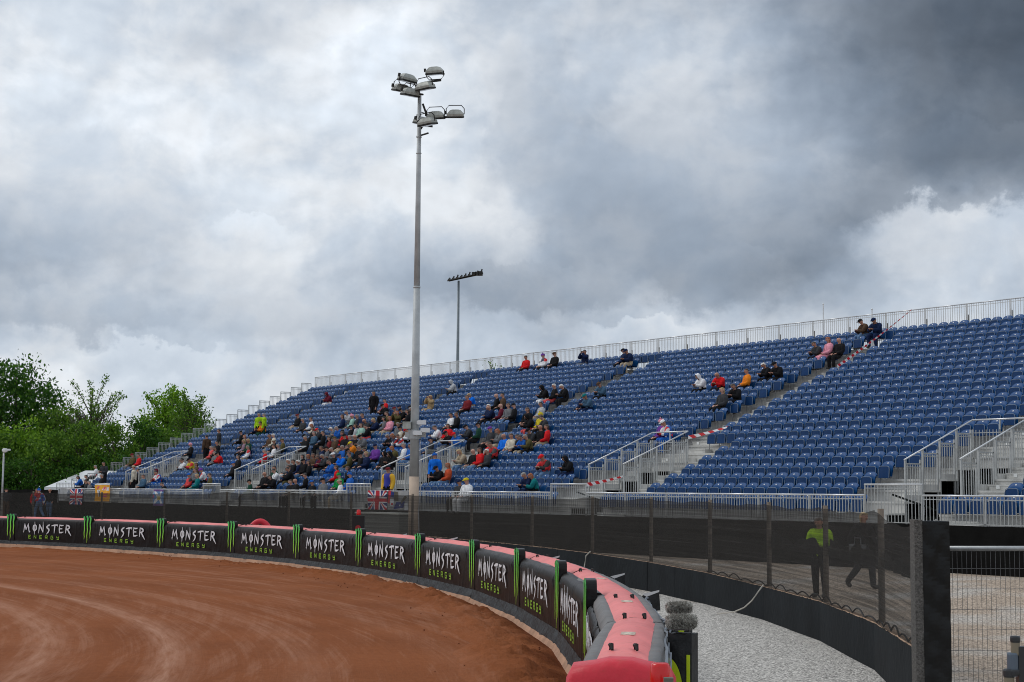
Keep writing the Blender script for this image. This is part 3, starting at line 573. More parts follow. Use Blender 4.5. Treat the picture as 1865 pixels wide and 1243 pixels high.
# stairwell rails (left and right flights rising with the rake, closed at the back)
for v in VOM:
    for side,sx_ in enumerate((v,v+VW)):
        y0,y1=1.73,4.70; z0,z1=.994+1.98,2.2196+1.98
        n=4; g=MB(); h=MB()
        fl=rf_(1)-.25
        for k in range(n):
            a=y0+(y1-y0)*k/n; b=y0+(y1-y0)*(k+1)/n; za=z0+(z1-z0)*k/n; zb_=z0+(z1-z0)*(k+1)/n
            g.bar((sx_,a+.02,fl-.1+(za-z0)),(sx_,a+.02,za-.01),.05); g.bar((sx_,b-.09,fl-.1+(za-z0)),(sx_,b-.09,za+.02),.045)
            g.bar((sx_,a+.02,za-.10),(sx_,b-.09,za-.10),.045,.035); g.bar((sx_,a+.02,za-.19),(sx_,b-.09,za-.19),.022)
            g.bar((sx_,a+.02,za-1.15),(sx_,b-.09,za-1.15),.025)
            for j in range(1,6): yy=a+.02+(b-a-.11)*j/6; g.bar((sx_,yy,za-1.16),(sx_,yy,za-.10),.017)
            # kick plate with perforated look
            h.box(sx_-.008,sx_+.008,a+.03,b-.1,max(za-1.15,rf_(1)-.3+(za-z0)),za-.98)
        S_=g.build('stair_rail',m_alu,ST)
        g=MB(); g.tube([(sx_,y0-.02,z0),(sx_,y1,z1)],.024,8); g.build('hand_rail',m_cap,S_,smooth=True)
        h.build('kick_plate',m_deck,S_)
    # back
    g=panel((v,4.70),(v+VW,4.70),z1-1.15,z1-.28,16); g.bar((v+VW/2,4.70,z1-.3),(v+VW/2,4.70,z1),.04); P_=g.build('stairwell_back_rail',m_alu,ST)
    g=MB(); g.tube([(v,4.70,z1),(v+VW,4.70,z1)],.024,8); g.build('hand_rail',m_cap,P_,smooth=True)
    # entry stairs going down inside the well
    g=MB()
    for k in range(7): g.box(v+.12,v+VW-.12,.9+k*.28,1.2+k*.28,.12+k*.17-.03,.12+k*.17)
    g.bar((v+.1,.8,.05),(v+.1,2.95,1.25),.04,.16); g.bar((v+VW-.1,.8,.05),(v+VW-.1,2.95,1.25),.04,.16)
    g.box(v+.05,v+VW-.05,2.9,4.6,1.10,1.15)
    g.build('entry_stairs',m_deck,ST)
    g=MB(); 
    for yy in (1.1,4.9): 
        for xx in (v-.05,v+VW+.05): g.bar((xx,yy,0),(xx,yy,rf_(1 if yy<2 else 5)-.1),.05)
    g.bar((v,1.2,2.0),(v+VW*.55,4.6,.9),.05); g.bar((v+VW,1.2,.5),(v+.2,4.6,2.1),.045)
    g.build('brace',m_under,ST)
    g=MB(); g.box(v-.8,v+VW+.8,5.2,5.24,0,2.6); g.box(v-.45,v-.41,1.1,5.2,0,rf_(1)-.1); g.box(v+VW+.41,v+VW+.45,1.1,5.2,0,rf_(1)-.1); g.build('void_shade_sheet',m_under,ST)  # near-black sheets paint in the shade of the void under the stand
# fascia fabric in front
def fas(u,v): 
    x=SL+.7+(SR-SL-.7)*u; return (x,-.05-.035*mnoise.noise(Vector((x*1.7,v*2,0)))-.03*v,1.215+.012*mnoise.noise(Vector((x,5,0)))-1.22*v-.05*v)
g=MB(); g.grid(fas,300,8); g.box(SL+.72,SR,-.012,.0,.0,1.18); g.build('fascia_fabric',m_fab,ST,smooth=False)
g=MB(); g.box(SL,SL+.03,.0,17.2,-.1,1.1); 
g.add([(SL+.02,0,1.1),(SL+.02,17.2,1.1),(SL+.02,17.2,rf_(21)-.1)],[(0,1,2)]); g.box(SL,SR,17.22,17.24,-.1,rf_(21)-.1); g.build('side_fabric',m_fab,ST)
g=MB()
for k in range(0,38,1):
    x=SL+.3+k*2.07
    if x>SR: break
    for y in (5.6,11,16.9): g.tube([(x,y,-.1),(x,y,rf_(int((y-1)/DD))-.15)],.024,5,cap=False)
g.build('scaffold',m_under,ST)
# ---------------------------------------------------------------- people table: row, place along the row, pose, top, legs, head
PEOPLE='''0,-97,s,dgrey,black,h:brown|0,-96,s,grey,black,h:grey|0,-74,l,black,black,h:black|0,-55,s,dgreen,black,c:black|0,-47,s,black,black,h:brown|0,-46,s,black,black,h:bald|0,-43,s,black,black,c:blue|0,-41,s,grey,black,c:black|0,-38,s,white,beige,c:beige|0,-30.2,t,yellowblue,black,c:darkred|0,-20,s,dgrey,black,c:navy|0,-19,s,white,white,c:yellow|1,-102,l,blue,black,h:black|1,-101,s,black,black,h:black|1,-96,s,black,black,h:grey|1,-86.1,t,cream,black,c:beige|1,-84,s,slate,black,h:brown|1,-72,s,redblack,black,c:blue|1,-70,s,teal,teal,h:blonde|1,-67,s,olive,black,h:brown|1,-55,s,black,black,h:bald|1,-53,l,black,black,h:black|1,-47,s,black,white,h:black|1,-41,s,green,black,b:green|1,-39,s,blue,blue,b:blue|1,-13,l,navy,navy,h:grey|1,-12,l,teal,black,h:ginger|2,-98.8,t,dgrey,black,h:brown|2,-89,s,black,black,h:black|2,-84,s,maroon,grey,o:maroon|2,-83,l,whiteblue,blue,h:black|2,-74,s,grey,black,h:brown|2,-71,l,whitered,black,b:purple|2,-56,s,dgreen,black,h:black|2,-55,l,white,jeans,h:black|2,-52,l,black,olive,h:black|2,-44,s,red,black,h:brown|2,-42,s,black,black,h:brown|2,-27.7,t,bright,black,b:blue|2,-27,l,black,jeans,c:black|2,-26,s,rust,jeans,h:ginger|3,-106,s,whitered,dgrey,h:grey|3,-77,s,brown,jeans,h:black|3,-68,s,black,black,c:blue|3,-56,s,grey,white,h:white|3,-55,s,black,black,h:black|3,-47,l,blue,blue,h:brown|3,-15,l,redblack,jeans,c:red|3,-12,l,black,navy,o:black|4,-84,s,black,black,c:black|4,-83,l,white,jeans,h:brown|4,-81,l,yellowred,jeans,c:black|4,-70,s,black,jeans,h:brown|4,-56,s,black,black,h:black|4,-55,s,navy,black,h:ginger|4,-54,s,brown,black,h:brown|4,-52,l,maroon,beige,h:brown|4,-51,l,dgrey,black,h:grey|4,-50,s,black,black,c:white|4,-48,l,bright,jeans,c:navy|4,-45,s,black,black,c:black|4,-44,s,navy,navy,h:blonde|4,-41,s,black,black,o:black|4,-39,l,black,black,o:black|4,-28,l,beige,jeans,h:blonde|4,-27,s,black,grey,h:bald|5,-102,s,olive,grey,c:darkred|5,-100,s,red,black,h:brown|5,-79,s,grey,black,h:grey|5,-77,l,red,jeans,c:black|5,-67,s,red,black,h:grey|5,-55,s,navy,jeans,h:brown|5,-52,l,grey,jeans,h:grey|5,-51,s,blue,jeans,h:grey|5,-50,s,black,black,h:brown|5,-49,l,slate,jeans,c:black|5,-45,s,purple,black,c:navy|5,-41,l,olive,blue,h:ginger|5,-40,s,white,navy,h:grey|5,-27,s,red,black,h:brown|5,-26,l,redgrey,black,h:brown|6,-83,s,coral,grey,h:grey|6,-81,l,black,black,h:brown|6,-74,s,flag,beige,h:grey|6,-68,s,white,jeans,h:brown|6,-67,s,grey,black,h:grey|6,-51,l,orange,black,c:yellow|6,-38,s,dgrey,black,c:navy|6,-27,s,bright,black,h:bald|6,-26,s,cream,jeans,h:brown|7,-92,s,black,black,b:pink|7,-87.2,t,brown,black,h:black|7,-85,s,black,black,h:black|7,-78,s,mauve,black,h:blonde|7,-77,s,dgreen,black,h:blonde|7,-71,s,black,grey,c:cream|7,-69,s,olive,black,c:olive|7,-64,s,black,black,h:grey|7,-59,s,darkred,black,h:brown|7,-58,s,brown,black,c:olive|7,-55,s,black,black,h:grey|7,-54,s,black,black,h:bald|7,-46,l,flag,blue,h:ginger|7,-45,l,flag,blue,h:brown|7,-37,l,black,grey,c:black|7,-31,s,dgrey,black,c:purple|7,-29,l,grey,beige,h:ginger|7,-25,l,dgrey,grey,c:black|7,-24,s,black,black,h:bald|7,-9,s,purple,black,b:pink|7,-8,l,whiteblue,blue,c:white|8,-87.2,t,dgrey,beige,h:black|8,-81,s,dgrey,black,h:ginger|8,-75,s,brown,black,h:brown|8,-74,s,cream,grey,h:white|8,-66,l,dgrey,jeans,c:black|8,-65,s,slate,jeans,h:grey|8,-63,s,black,black,h:brown|8,-58,l,red,red,h:brown|8,-48,s,cream,black,c:black|8,-47,s,brown,black,h:brown|8,-41,l,white,black,h:brown|8,-40,s,red,grey,h:brown|8,-36,l,dgrey,black,c:black|8,-35,s,dgreen,black,c:black|9,-85,s,black,black,c:black|9,-68,s,black,black,h:black|9,-66,l,dgrey,black,c:red|9,-63,l,grey,black,h:white|9,-62,l,blue,grey,h:grey|9,-59,s,lgrey,grey,h:brown|9,-58,s,mint,grey,h:brown|9,-56,l,black,coral,h:black|9,-51,s,grey,black,h:grey|9,-29,l,black,coral,o:black|9,-28,s,yellow,black,b:yellow|9,-27,l,dgrey,black,h:black|10,-70,l,cream,black,h:ginger|10,-59,l,dgrey,grey,h:bald|10,-58,s,black,black,h:black|10,-57,l,navy,beige,h:blonde|10,-55,s,pink,beige,h:ginger|10,-44,s,white,black,h:black|10,-43,s,black,black,h:brown|10,-32,s,black,black,h:brown|11,-87,s,navy,black,h:brown|11,-86.2,t,hivis,black,h:grey|11,-85,l,orange,dgreen,h:brown|11,-84.9,t,hivis,dgreen,h:grey|11,-76,s,dgrey,black,h:grey|11,-74,s,white,black,h:brown|11,-67,s,navy,grey,h:brown|11,-65,s,mint,grey,b:pink|11,-64,s,dgrey,black,h:grey|11,-63,s,navy,navy,h:brown|11,-58,s,olive,black,h:brown|11,-56,c,olive,black,h:ginger|11,-54,s,black,black,h:brown|11,-40,s,navy,black,h:white|11,-39,l,navy,black,h:bald|11,-38,s,maroon,black,h:bald|11,-37,s,grey,jeans,h:brown|11,-36,s,black,black,c:black|11,-32,s,lgrey,beige,h:black|11,-9,s,dgrey,black,h:blonde|12,-80,s,black,beige,c:darkred|12,-68,l,lgrey,grey,h:grey|12,-59,s,black,black,c:darkred|12,-57,l,black,black,c:black|12,-56,s,black,black,c:black|12,-28,s,navy,black,h:brown|12,-27,l,slate,navy,c:teal|12,-9,l,black,black,h:brown|13,-63,l,black,black,c:black|13,-48,s,darkred,black,h:brown|13,-43,s,black,black,h:bald|13,-42,s,brown,black,h:black|14,-68,t,black,black,h:black|14,-66,s,red,black,h:black|14,-57,c,tan,tan,h:blonde|14,-49,l,bright,beige,h:blonde|14,-37,l,black,white,o:black|14,-36,s,black,coral,h:white|14,-34,l,black,black,h:white|14,-29,l,slate,black,c:brown|14,-16,l,white,black,o:white|14,-14,l,red,black,h:bald|14,-11,s,orange,black,h:brown|15,-10,l,black,black,h:white|15,-9,l,black,black,c:black|17,-86,l,maroon,white,o:maroon|17,-59,l,lgrey,black,o:lgrey|18,-9,l,dgrey,black,h:brown|18,-8,s,pink,pink,h:ginger|18,-7,s,black,black,h:bald|20,-37,s,navy,black,c:black|20,-36,l,navy,beige,c:navy|21,-55,s,red,black,h:black|21,-52,s,flag,black,b:purple|21,-50,s,black,black,c:brown|21,-45,c,navy,grey,h:black|21,-8,l,brown,jeans,c:black|21,-7,l,navy,navy,c:navy|2,-53,s,navy,black,h:brown|3,-54,s,navy,black,h:white|3,-53,s,black,jeans,c:black|3,-52,s,black,black,h:brown|4,-53,s,navy,jeans,h:brown|4,-47,s,olive,jeans,h:brown|4,-26,s,red,jeans,h:brown|4,-25,s,dgrey,black,h:white|5,-54,s,grey,beige,c:black|5,-48,s,black,black,h:grey|5,-46,l,grey,black,h:black|5,-42,s,blue,black,c:black|5,-39,s,blue,jeans,h:black|6,-52,s,olive,beige,c:navy|6,-25,s,black,black,h:black|6,-24,l,blue,beige,h:brown|6,-23,l,olive,black,h:grey|7,-56,s,black,beige,c:black|7,-53,s,black,black,h:black|7,-52,l,grey,beige,c:black|7,-47,l,black,black,h:grey|7,-36,l,blue,jeans,c:red|7,-23,s,red,beige,h:brown|8,-59,s,dgrey,jeans,c:black|8,-46,l,white,black,c:red|9,-60,s,black,black,c:black|10,-56,s,grey,jeans,h:black|12,-58,s,blue,black,c:navy|12,-55,l,dgrey,black,h:grey'''
ppl=[]
for r in PEOPLE.split('|'):
    a=r.split(','); ppl.append((int(a[0]),float(a[1]),a[2],a[3],a[4],a[5]))
taken={(p[0],round(p[1])) for p in ppl if p[2]!='t'}
# ---------------------------------------------------------------- seats
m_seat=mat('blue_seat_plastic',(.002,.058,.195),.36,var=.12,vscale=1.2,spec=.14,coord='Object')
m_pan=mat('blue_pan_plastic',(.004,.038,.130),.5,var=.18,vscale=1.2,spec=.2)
m_rim=mat('pale_seat_rim',(.15,.20,.28),.5,var=.1,spec=.1); m_leg=mat('seat_leg_steel',(.33,.33,.33),.5,.6)
def mb_shell():
    g=MB()
    prof=[]
    nu,nv=8,6
    def sh(u,v,off):
        x=(u-.5)*.46; zt=.86-.085*abs(2*u-1)**3.2; z=.40+(zt-.40)*v
        y=-.055+.10*v+ -.035*(2*u-1)**2*(.5+v*.5)+off + (.05*max(0,v-.82)/.18)
        return (x,y,z)
    g.grid(lambda u,v:sh(u,v,0),nu,nv); n=len(g.v); g.grid(lambda u,v:sh(1-u,v,.03),nu,nv)
    g.grid(lambda u,v:(lambda p:(p[0],p[1]+.03*v,p[2]))(sh(u,1,0)),nu,1)
    return g
def mb_pan():
    g=MB()
    def fn(u,v):
        x=(u-.5)*.40; k=abs(2*u-1); z=.36+(.335-.04*k**4*1)*v; return (x,-.165+.035*v+.012*math.cos((u-.5)*pi)*-1,z)
    g.grid(fn,6,4); g.grid(lambda u,v:(lambda p:(p[0],p[1]+.045,p[2]))(fn(1-u,v)),6,3); g.grid(lambda u,v:(lambda p:(p[0],p[1]+.045*v,p[2]))(fn(u,1)),6,1); return g
def mb_rim():
    g=MB(); g.tube([(-.205,-.165,.37),(-.207,-.145,.60),(-.185,-.135,.685),(-.13,-.132,.705),(.13,-.132,.705),(.185,-.135,.685),(.207,-.145,.60),(.205,-.165,.37)],.0135,5); return g
def mb_leg():
    g=MB(); g.bar((-.235,-.02,0),(-.235,-.02,.42),.028); g.bar((-.235,-.02,.38),(-.235,-.13,.36),.028); g.bar((-.235,-.03,.37),(.235,-.03,.37),.03); return g
def mb_dot():
    g=MB(); n=8; c=Vector((0,.048,.800)); g.add([(c.x+.024*math.cos(2*pi*k/n),c.y-.008+.024*math.sin(2*pi*k/n)*.35,c.z+.024*math.sin(2*pi*k/n)*.9) for k in range(n)]+[(c.x+.024*math.cos(2*pi*k/n),c.y+.02+.024*math.sin(2*pi*k/n)*.35,c.z+.024*math.sin(2*pi*k/n)*.9) for k in range(n)],[tuple(range(n))]+[(k,k+n,(k+1)%n+n,(k+1)%n) for k in range(n)]); return g
def mb_down():
    g=MB(); g.grid(lambda u,v:((u-.5)*.42,-.08-.36*v,.43-.02*math.cos((u-.5)*pi)+.02*v),6,4); g.grid(lambda u,v:((.5-u)*.42,-.08-.36*v,.40),4,3); g.box(-.21,.21,-.455,-.44,.40,.452); return g
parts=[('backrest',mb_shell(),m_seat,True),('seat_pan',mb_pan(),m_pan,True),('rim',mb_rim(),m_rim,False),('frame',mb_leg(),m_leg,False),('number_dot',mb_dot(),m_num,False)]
DOWN=mb_down()
seats=[]
for i in range(22):
    j0=math.ceil((SL+.35-SA)/PP); j1=math.floor((SR-.4-SA)/PP)
    for j in range(j0,j1+1):
        l=j%28
        if i==0: ok=l not in (20,21,22,23,24)
        elif i<=3: ok=l<=17
        elif i<=6: ok=l<=19
        elif i<=20: ok=(l<=20 or l>=24)
        else: ok=True
        if ok: seats.append((i,j))
def spos(i,j): return (SA+j*PP, rt_(i)-.045, rf_(i))
def inframe(i,j):
    p=spos(i,j); u,v,z=project((p[0],p[1],p[2]+.6)); return z>1 and -15<u<1880 and v<1250, z
vis=[]; rest=[]
for s_ in seats:
    ok,z=inframe(*s_)
    (vis if ok else rest).append((z,s_))
vis.sort(); 
free=[v for v in vis if v[1] not in taken]; near_=[s_ for _,s_ in free[:298]]; nearset=set(near_)
me_={n:g.mesh(n,m,sm) for n,g,m,sm in parts}
seat0=None
BAY={0:'left of the nearest railed stairs',1:'right of the nearest railed stairs',-1:'in the third seating bay from the right'}
for (i,j) in near_:
    x,y,z=spos(i,j); b=(j+4)//28; l=(j+4)%28
    bay='bay right of nearest stairwell' if b>=1 else ('bay left of nearest stairwell' if b==0 else 'bay left of second nearest stairwell')
    lab='folded blue seat, %s row up, %s from left, %s'%(ORD[i+1],ORD[l+1] if l+1<=28 else str(l+1),bay)
    T=thing('stadium_seat',lab,'seat',(x,y,z),0,'folded blue seats of the grandstand')
    obj('backrest',me_['backrest'],T); obj('number_dot',me_['number_dot'],T)
    pn=obj('seat_pan',me_['seat_pan'],T); obj('rim',me_['rim'],pn); obj('frame',me_['frame'],T)
g=MB()
def addto(g,src,off,mi): g.add([(v[0]+off[0],v[1]+off[1],v[2]+off[2]) for v in src.v],src.f,mi)
sm_idx=[]
for s_ in seats:
    if s_ in nearset: continue
    o=spos(*s_)
    z=project(o)[2]
    addto(g,parts[0][1],o,0)
    if s_ in taken: addto(g,DOWN,o,1)
    else:
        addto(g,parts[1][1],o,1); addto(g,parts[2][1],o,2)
    addto(g,parts[3][1],o,3); addto(g,parts[4][1],o,4)
o=g.build('distant_seats',[m_seat,m_pan,m_rim,m_leg,m_num]); me=o.data
me.polygons.foreach_set('use_smooth',[m<2 for m in g.m])
tag(o,'mass of blue seats filling the farther rows of the grandstand','seats',kind='stuff')
print('seats',len(seats),'near',len(near_))
# ---------------------------------------------------------------- people
def skin_mesh(joints,edges,root):
    me=bpy.data.meshes.new('t'); me.from_pydata([Vector(j[0]) for j in joints],edges,[]); o=bpy.data.objects.new('t',me); COL.objects.link(o)
    sk=o.modifiers.new('s','SKIN'); sk.use_smooth_shade=True; sk.branch_smoothing=.6
    sv=me.skin_vertices[0].data
    for i,j in enumerate(joints):
        r=j[1]; sv[i].radius=(r,r) if isinstance(r,(int,float)) else r; sv[i].use_root=(i==root)
    sb=o.modifiers.new('b','SUBSURF'); sb.levels=1; sb.render_levels=1
    dg=bpy.context.evaluated_depsgraph_get(); dg.update(); ev=o.evaluated_get(dg); m=bpy.data.meshes.new_from_object(ev)
    bpy.data.objects.remove(o); bpy.data.meshes.remove(me); return m
POSE={}
def pose(name,pel,waist,chest,neck,head,sh,el,wr,hand,hip,knee,ank,toe,tilt=0):
    # left/right given as (x,y,z) for +x; mirrored unless a pair is given
    P=lambda a:(a if isinstance(a[0],(tuple,list)) else (a,(-a[0],a[1],a[2])))
    J=[];E=[]
    def add(p,r,par=None):
        J.append((p,r)); 
        if par is not None: E.append((par,len(J)-1))
        return len(J)-1
    lab=[]
    pe=add(pel,(.155,.12)); wa=add(waist,(.15,.115),pe); ch=add(chest,(.175,.12),wa)
    nb=add(tuple(Vector(neck)-Vector((0,0,.02))),(.062,.058),ch); hd=Vector(head); nk=add(tuple(Vector(neck).lerp(hd,.45)),.052,nb)
    up=(hd-Vector(neck)).normalized()
    h1=add(tuple(hd-up*.050),(.068,.080),nk); h2=add(tuple(hd+up*.035),(.086,.100),h1); h3=add(tuple(hd+up*.100),(.060,.070),h2)
    fwd=Vector((0,-1,0)); fwd=(fwd-up*fwd.dot(up)).normalized()
    bones=[(pe,wa,'torso'),(wa,ch,'torso'),(ch,nb,'torso'),(nb,nk,'neck'),(nk,h1,'head'),(h1,h2,'head'),(h2,h3,'head')]
    hands=[]
    for k in (0,1):
        s_=add(tuple(Vector(P(sh)[k])+Vector((0,0,.015))),.070,nb if False else ch); e=add(P(el)[k],.047,s_); w=add(P(wr)[k],.031,e); hh=add(P(hand)[k],(.040,.024),w)
        bones+=[(ch,s_,'torso'),(s_,e,'arm'),(e,w,'arm'),(w,hh,'hand')]
        d=(Vector(P(hand)[k])-Vector(P(wr)[k])).normalized(); sd=d.cross(Vector((0,0,1))); sd=sd.normalized() if sd.length>.1 else Vector((1,0,0))
        for f in range(4):
            b=Vector(P(hand)[k])+sd*(f-1.5)*.020+d*.035; ln=(.05,.058,.054,.042)[f]
            a1=add(tuple(b),.010,hh); a2=add(tuple(b+d*ln*.6+Vector((0,0,-.012))),.009,a1); a3=add(tuple(b+d*ln*.8+Vector((0,0,-.035))),.007,a2); bones+=[(hh,a1,'hand'),(a1,a2,'hand'),(a2,a3,'hand')]
        b=Vector(P(hand)[k])+sd*(.042 if k else -.042); a1=add(tuple(b),.011,hh); a2=add(tuple(b+d*.035),.009,a1); bones+=[(hh,a1,'hand'),(a1,a2,'hand')]
        hp=add(P(hip)[k],.090,pe); kn=add(P(knee)[k],.062,hp); an=add(P(ank)[k],.042,kn); he=add((P(ank)[k][0],P(ank)[k][1]+.01,P(ank)[k][2]-.055),.040,an); to=add(P(toe)[k],(.045,.030),he)
        bones+=[(pe,hp,'leg'),(hp,kn,'leg'),(kn,an,'leg'),(an,he,'foot'),(he,to,'foot')]
    base=skin_mesh(J,E,0)
    V=[v.co.copy() for v in base.vertices]; Nn=[v.normal.copy() for v in base.vertices]; F=[tuple(p.vertices) for p in base.polygons]
    def seg(p,a,b):
        a=Vector(J[a][0]); b=Vector(J[b][0]); d=b-a; t=max(0,min(1,(p-a).dot(d)/max(1e-9,d.dot(d)))); return (p-a-d*t).length-(0)
    nbp=Vector(neck)
    def cls(p):
        r_=p-nbp; a_=r_.dot(up); lt=(r_-up*a_).length
        if a_>.145-.075*(1 if fwd.dot(r_)>.0 else 0) and lt<.2: return 'head'
        if a_>.012 and lt<.085: return 'neck'
        best=None
        for a,b,l in bones:
            r=J[a][1]; r=r if isinstance(r,(int,float)) else max(r); dd=seg(p,a,b)-r*.8
            if best is None or dd<best[0]: best=(dd,l)
        return best[1]
    C=[cls(sum((V[i] for i in f),Vector())/len(f)) for f in F]
    FC=[sum((V[i] for i in f),Vector())/len(f) for f in F]
    def sub(sel,off,smooth=True,extra=None):
        idx={};g=MB();vs=[];fs=[]
        for k,f in enumerate(F):
            if not sel(k): continue
            ff=[]
            for i in f:
                if i not in idx:
                    idx[i]=len(vs); o=off(V[i]) if callable(off) else off; vs.append(V[i]+Nn[i]*o)
                ff.append(idx[i])
            fs.append(ff)
        g.add(vs,fs); return g
    # nose, ears and eyes belong to the body mesh
    g=MB(); g.add(V,F)
    c=hd+up*.0
    g.sphere(tuple(c+fwd*.088),.014,.020,.022,6); 
    for s_ in (-1,1):
        g.sphere(tuple(c+Vector((s_*.078,.005,.005))),.012,.022,.030,6); g.sphere(tuple(c+fwd*.078+up*.028+Vector((s_*.030,0,0))),.010,.008,.007,6,1)
    g.box(c.x-.024,c.x+.024,c.y+fwd.y*.082-.004,c.y+fwd.y*.082+.004,c.z-.048,c.z-.040,2)
    POSE[name]=dict(body=g.mesh(name+'_body',[None]*0 or [M_SKIN['a'],M_EYE,M_LIP],True))
    D=POSE[name]
    D['jacket']=sub(lambda k:C[k] in('torso','arm'),.034).mesh('jacket',M_EYE,True)
    D['trousers']=sub(lambda k:C[k]=='leg',.020).mesh('trousers',M_EYE,True)
    D['shoes']=sub(lambda k:C[k]=='foot',.012).mesh('shoes',M_EYE,True)
    isH=lambda k:C[k] in('head',)
    rel=lambda k:FC[k]-hd
    D['hair']=sub(lambda k:isH(k) and (rel(k).dot(up)>.055-(.0 if rel(k).dot(fwd)>.02 else .06) or rel(k).dot(fwd)<-.015),.016).mesh('hair',M_EYE,True)
    D['longhair']=sub(lambda k:(isH(k) and (rel(k).dot(up)>.055 or rel(k).dot(fwd)<.0)) or (C[k]=='neck' and rel(k).dot(fwd)<.02) or (C[k]=='torso' and rel(k).dot(up)>-.22 and rel(k).dot(fwd)<-.03),.018).mesh('hair',M_EYE,True)
    cg=sub(lambda k:isH(k) and rel(k).dot(up)>.045,.020)
    cc=hd+fwd*.13+up*.058; n=9
    side=Vector((1,0,0)); ring=[cc-fwd*.06+side*.075*math.cos(pi*i/(n-1))+fwd*.085*math.sin(pi*i/(n-1)) for i in range(n)]
    cg.add([p for p in ring]+[p-up*.012 for p in ring],[tuple(range(n)),tuple(range(n,2*n))[::-1]]+[(i,i+1,n+i+1,n+i) for i in range(n-1)])
    D['cap']=cg.mesh('cap',M_EYE,True)
    bg=sub(lambda k:isH(k) and (rel(k).dot(up)>.04 or (rel(k).dot(fwd)<0 and rel(k).dot(up)>.0)),.026); bg.sphere(tuple(hd+up*.145),.028,n=8); D['beanie']=bg.mesh('beanie',M_EYE,True)
    D['hood']=sub(lambda k:(isH(k) or C[k]=='neck') and rel(k).dot(fwd)<.035,lambda v:.034).mesh('hood',M_EYE,True)
    D['head']=hd
M_SKIN={k:mat('skin_'+k,c,.55,var=.08,vscale=12) for k,c in dict(a=(.52,.27,.19),b=(.44,.22,.15),c=(.58,.33,.25)).items()}
M_EYE=mat('eye_dark',(.02,.015,.012),.3); M_LIP=mat('lips',(.30,.10,.09),.5)
pose('s',(0,-.22,.50),(0,-.205,.68),(0,-.19,.86),(0,-.18,1.02),(0,-.225,1.165),(.175,-.19,.955),(.225,-.245,.70),(.11,-.44,.62),(.085,-.50,.60),(.10,-.30,.49),(.12,-.62,.50),(.12,-.60,.10),(.125,-.73,.035))
pose('l',(0,-.22,.50),(0,-.26,.67),(0,-.33,.83),(0,-.39,.97),(0,-.47,1.08),(.170,-.35,.915),(.215,-.47,.68),(.065,-.60,.72),(.040,-.655,.745),(.10,-.30,.49),(.14,-.62,.51),(.15,-.56,.10),(.16,-.69,.035))
pose('c',(0,-.22,.50),(0,-.205,.68),(0,-.20,.86),(0,-.20,1.02),(0,-.235,1.165),(.175,-.21,.955),(.25,-.40,.86),(.075,-.40,1.08),(.045,-.395,1.145),(.10,-.30,.49),(.12,-.62,.50),(.12,-.60,.10),(.125,-.73,.035))
pose('t',(0,.0,.93),(0,.0,1.09),(0,.005,1.28),(0,.01,1.46),(0,-.015,1.605),(.18,.01,1.395),(.225,.02,1.12),(.205,-.06,.88),(.20,-.09,.81),(.095,.0,.88),(.10,-.02,.49),(.10,.015,.10),(.11,-.12,.035))
pose('f',(0,.0,.93),(0,.0,1.09),(0,.005,1.28),(0,-.005,1.46),(0,-.05,1.60),(.18,.0,1.395),(.225,-.03,1.13),(.09,-.25,1.13),(.06,-.31,1.13),(.095,.0,.88),(.10,-.02,.49),(.10,.015,.10),(.11,-.12,.035))
pose('w',(0,.0,.92),(0,-.01,1.08),(0,-.02,1.27),(0,-.03,1.45),(0,-.055,1.595),(.18,-.02,1.385),((.225,-.12,1.13),(-.225,.12,1.12)),((.20,-.27,.96),(-.21,.10,.87)),((.19,-.32,.92),(-.20,.07,.80)),(.095,.0,.87),((.10,-.17,.50),(-.10,.03,.47)),((.10,-.20,.10),(-.10,.30,.16)),((.11,-.33,.035),(-.11,.22,.035)))
CLR=dict(black=(.014,.014,.016),dgrey=(.045,.047,.052),grey=(.15,.155,.165),lgrey=(.42,.43,.45),navy=(.012,.022,.065),blue=(.02,.11,.42),bright=(.01,.16,.70),slate=(.06,.12,.19),white=(.74,.74,.75),cream=(.58,.53,.43),
 beige=(.38,.31,.22),tan=(.40,.28,.15),brown=(.09,.055,.035),olive=(.10,.085,.035),dgreen=(.015,.055,.035),green=(.01,.25,.06),teal=(.01,.16,.17),mint=(.30,.50,.42),red=(.60,.018,.022),coral=(.62,.09,.09),darkred=(.17,.02,.025),maroon=(.13,.015,.03),rust=(.48,.075,.03),
 orange=(.75,.22,.02),yellow=(.60,.48,.03),pink=(.72,.30,.38),purple=(.16,.05,.30),mauve=(.26,.17,.22),jeans=(.11,.19,.32),ginger=(.28,.085,.025),blonde=(.42,.30,.15),hivis=(.38,.62,.02))
def cmat(c):
    return mat('cloth_'+c,CLR[c],.9,var=.28,vscale=7,bump=.5,bscale=12,spec=.08)
def multi(name,cols,scale=5):
    n='cloth_'+name
    if n in MATS: return MATS[n]
    m=bpy.data.materials.new(n); m.use_nodes=True; t=m.node_tree; b=t.nodes['Principled BSDF']; b.inputs['Roughness'].default_value=.7
    c=t.nodes.new('ShaderNodeTexCoord'); v=t.nodes.new('ShaderNodeTexVoronoi'); v.inputs['Scale'].default_value=scale; t.links.new(c.outputs['Object'],v.inputs['Vector']); s=t.nodes.new('ShaderNodeSeparateColor'); t.links.new(v.outputs['Color'],s.inputs[0])
    r=t.nodes.new('ShaderNodeValToRGB'); r.color_ramp.interpolation='CONSTANT'; k=len(cols)
    for i,cc in enumerate(cols):
        e=r.color_ramp.elements[i] if i<2 else r.color_ramp.elements.new(i/k); e.position=i/k; e.color=CLR[cc]+(1,)
    t.links.new(s.outputs[0],r.inputs[0]); t.links.new(r.outputs[0],b.inputs['Base Color']); MATS[n]=m; return m
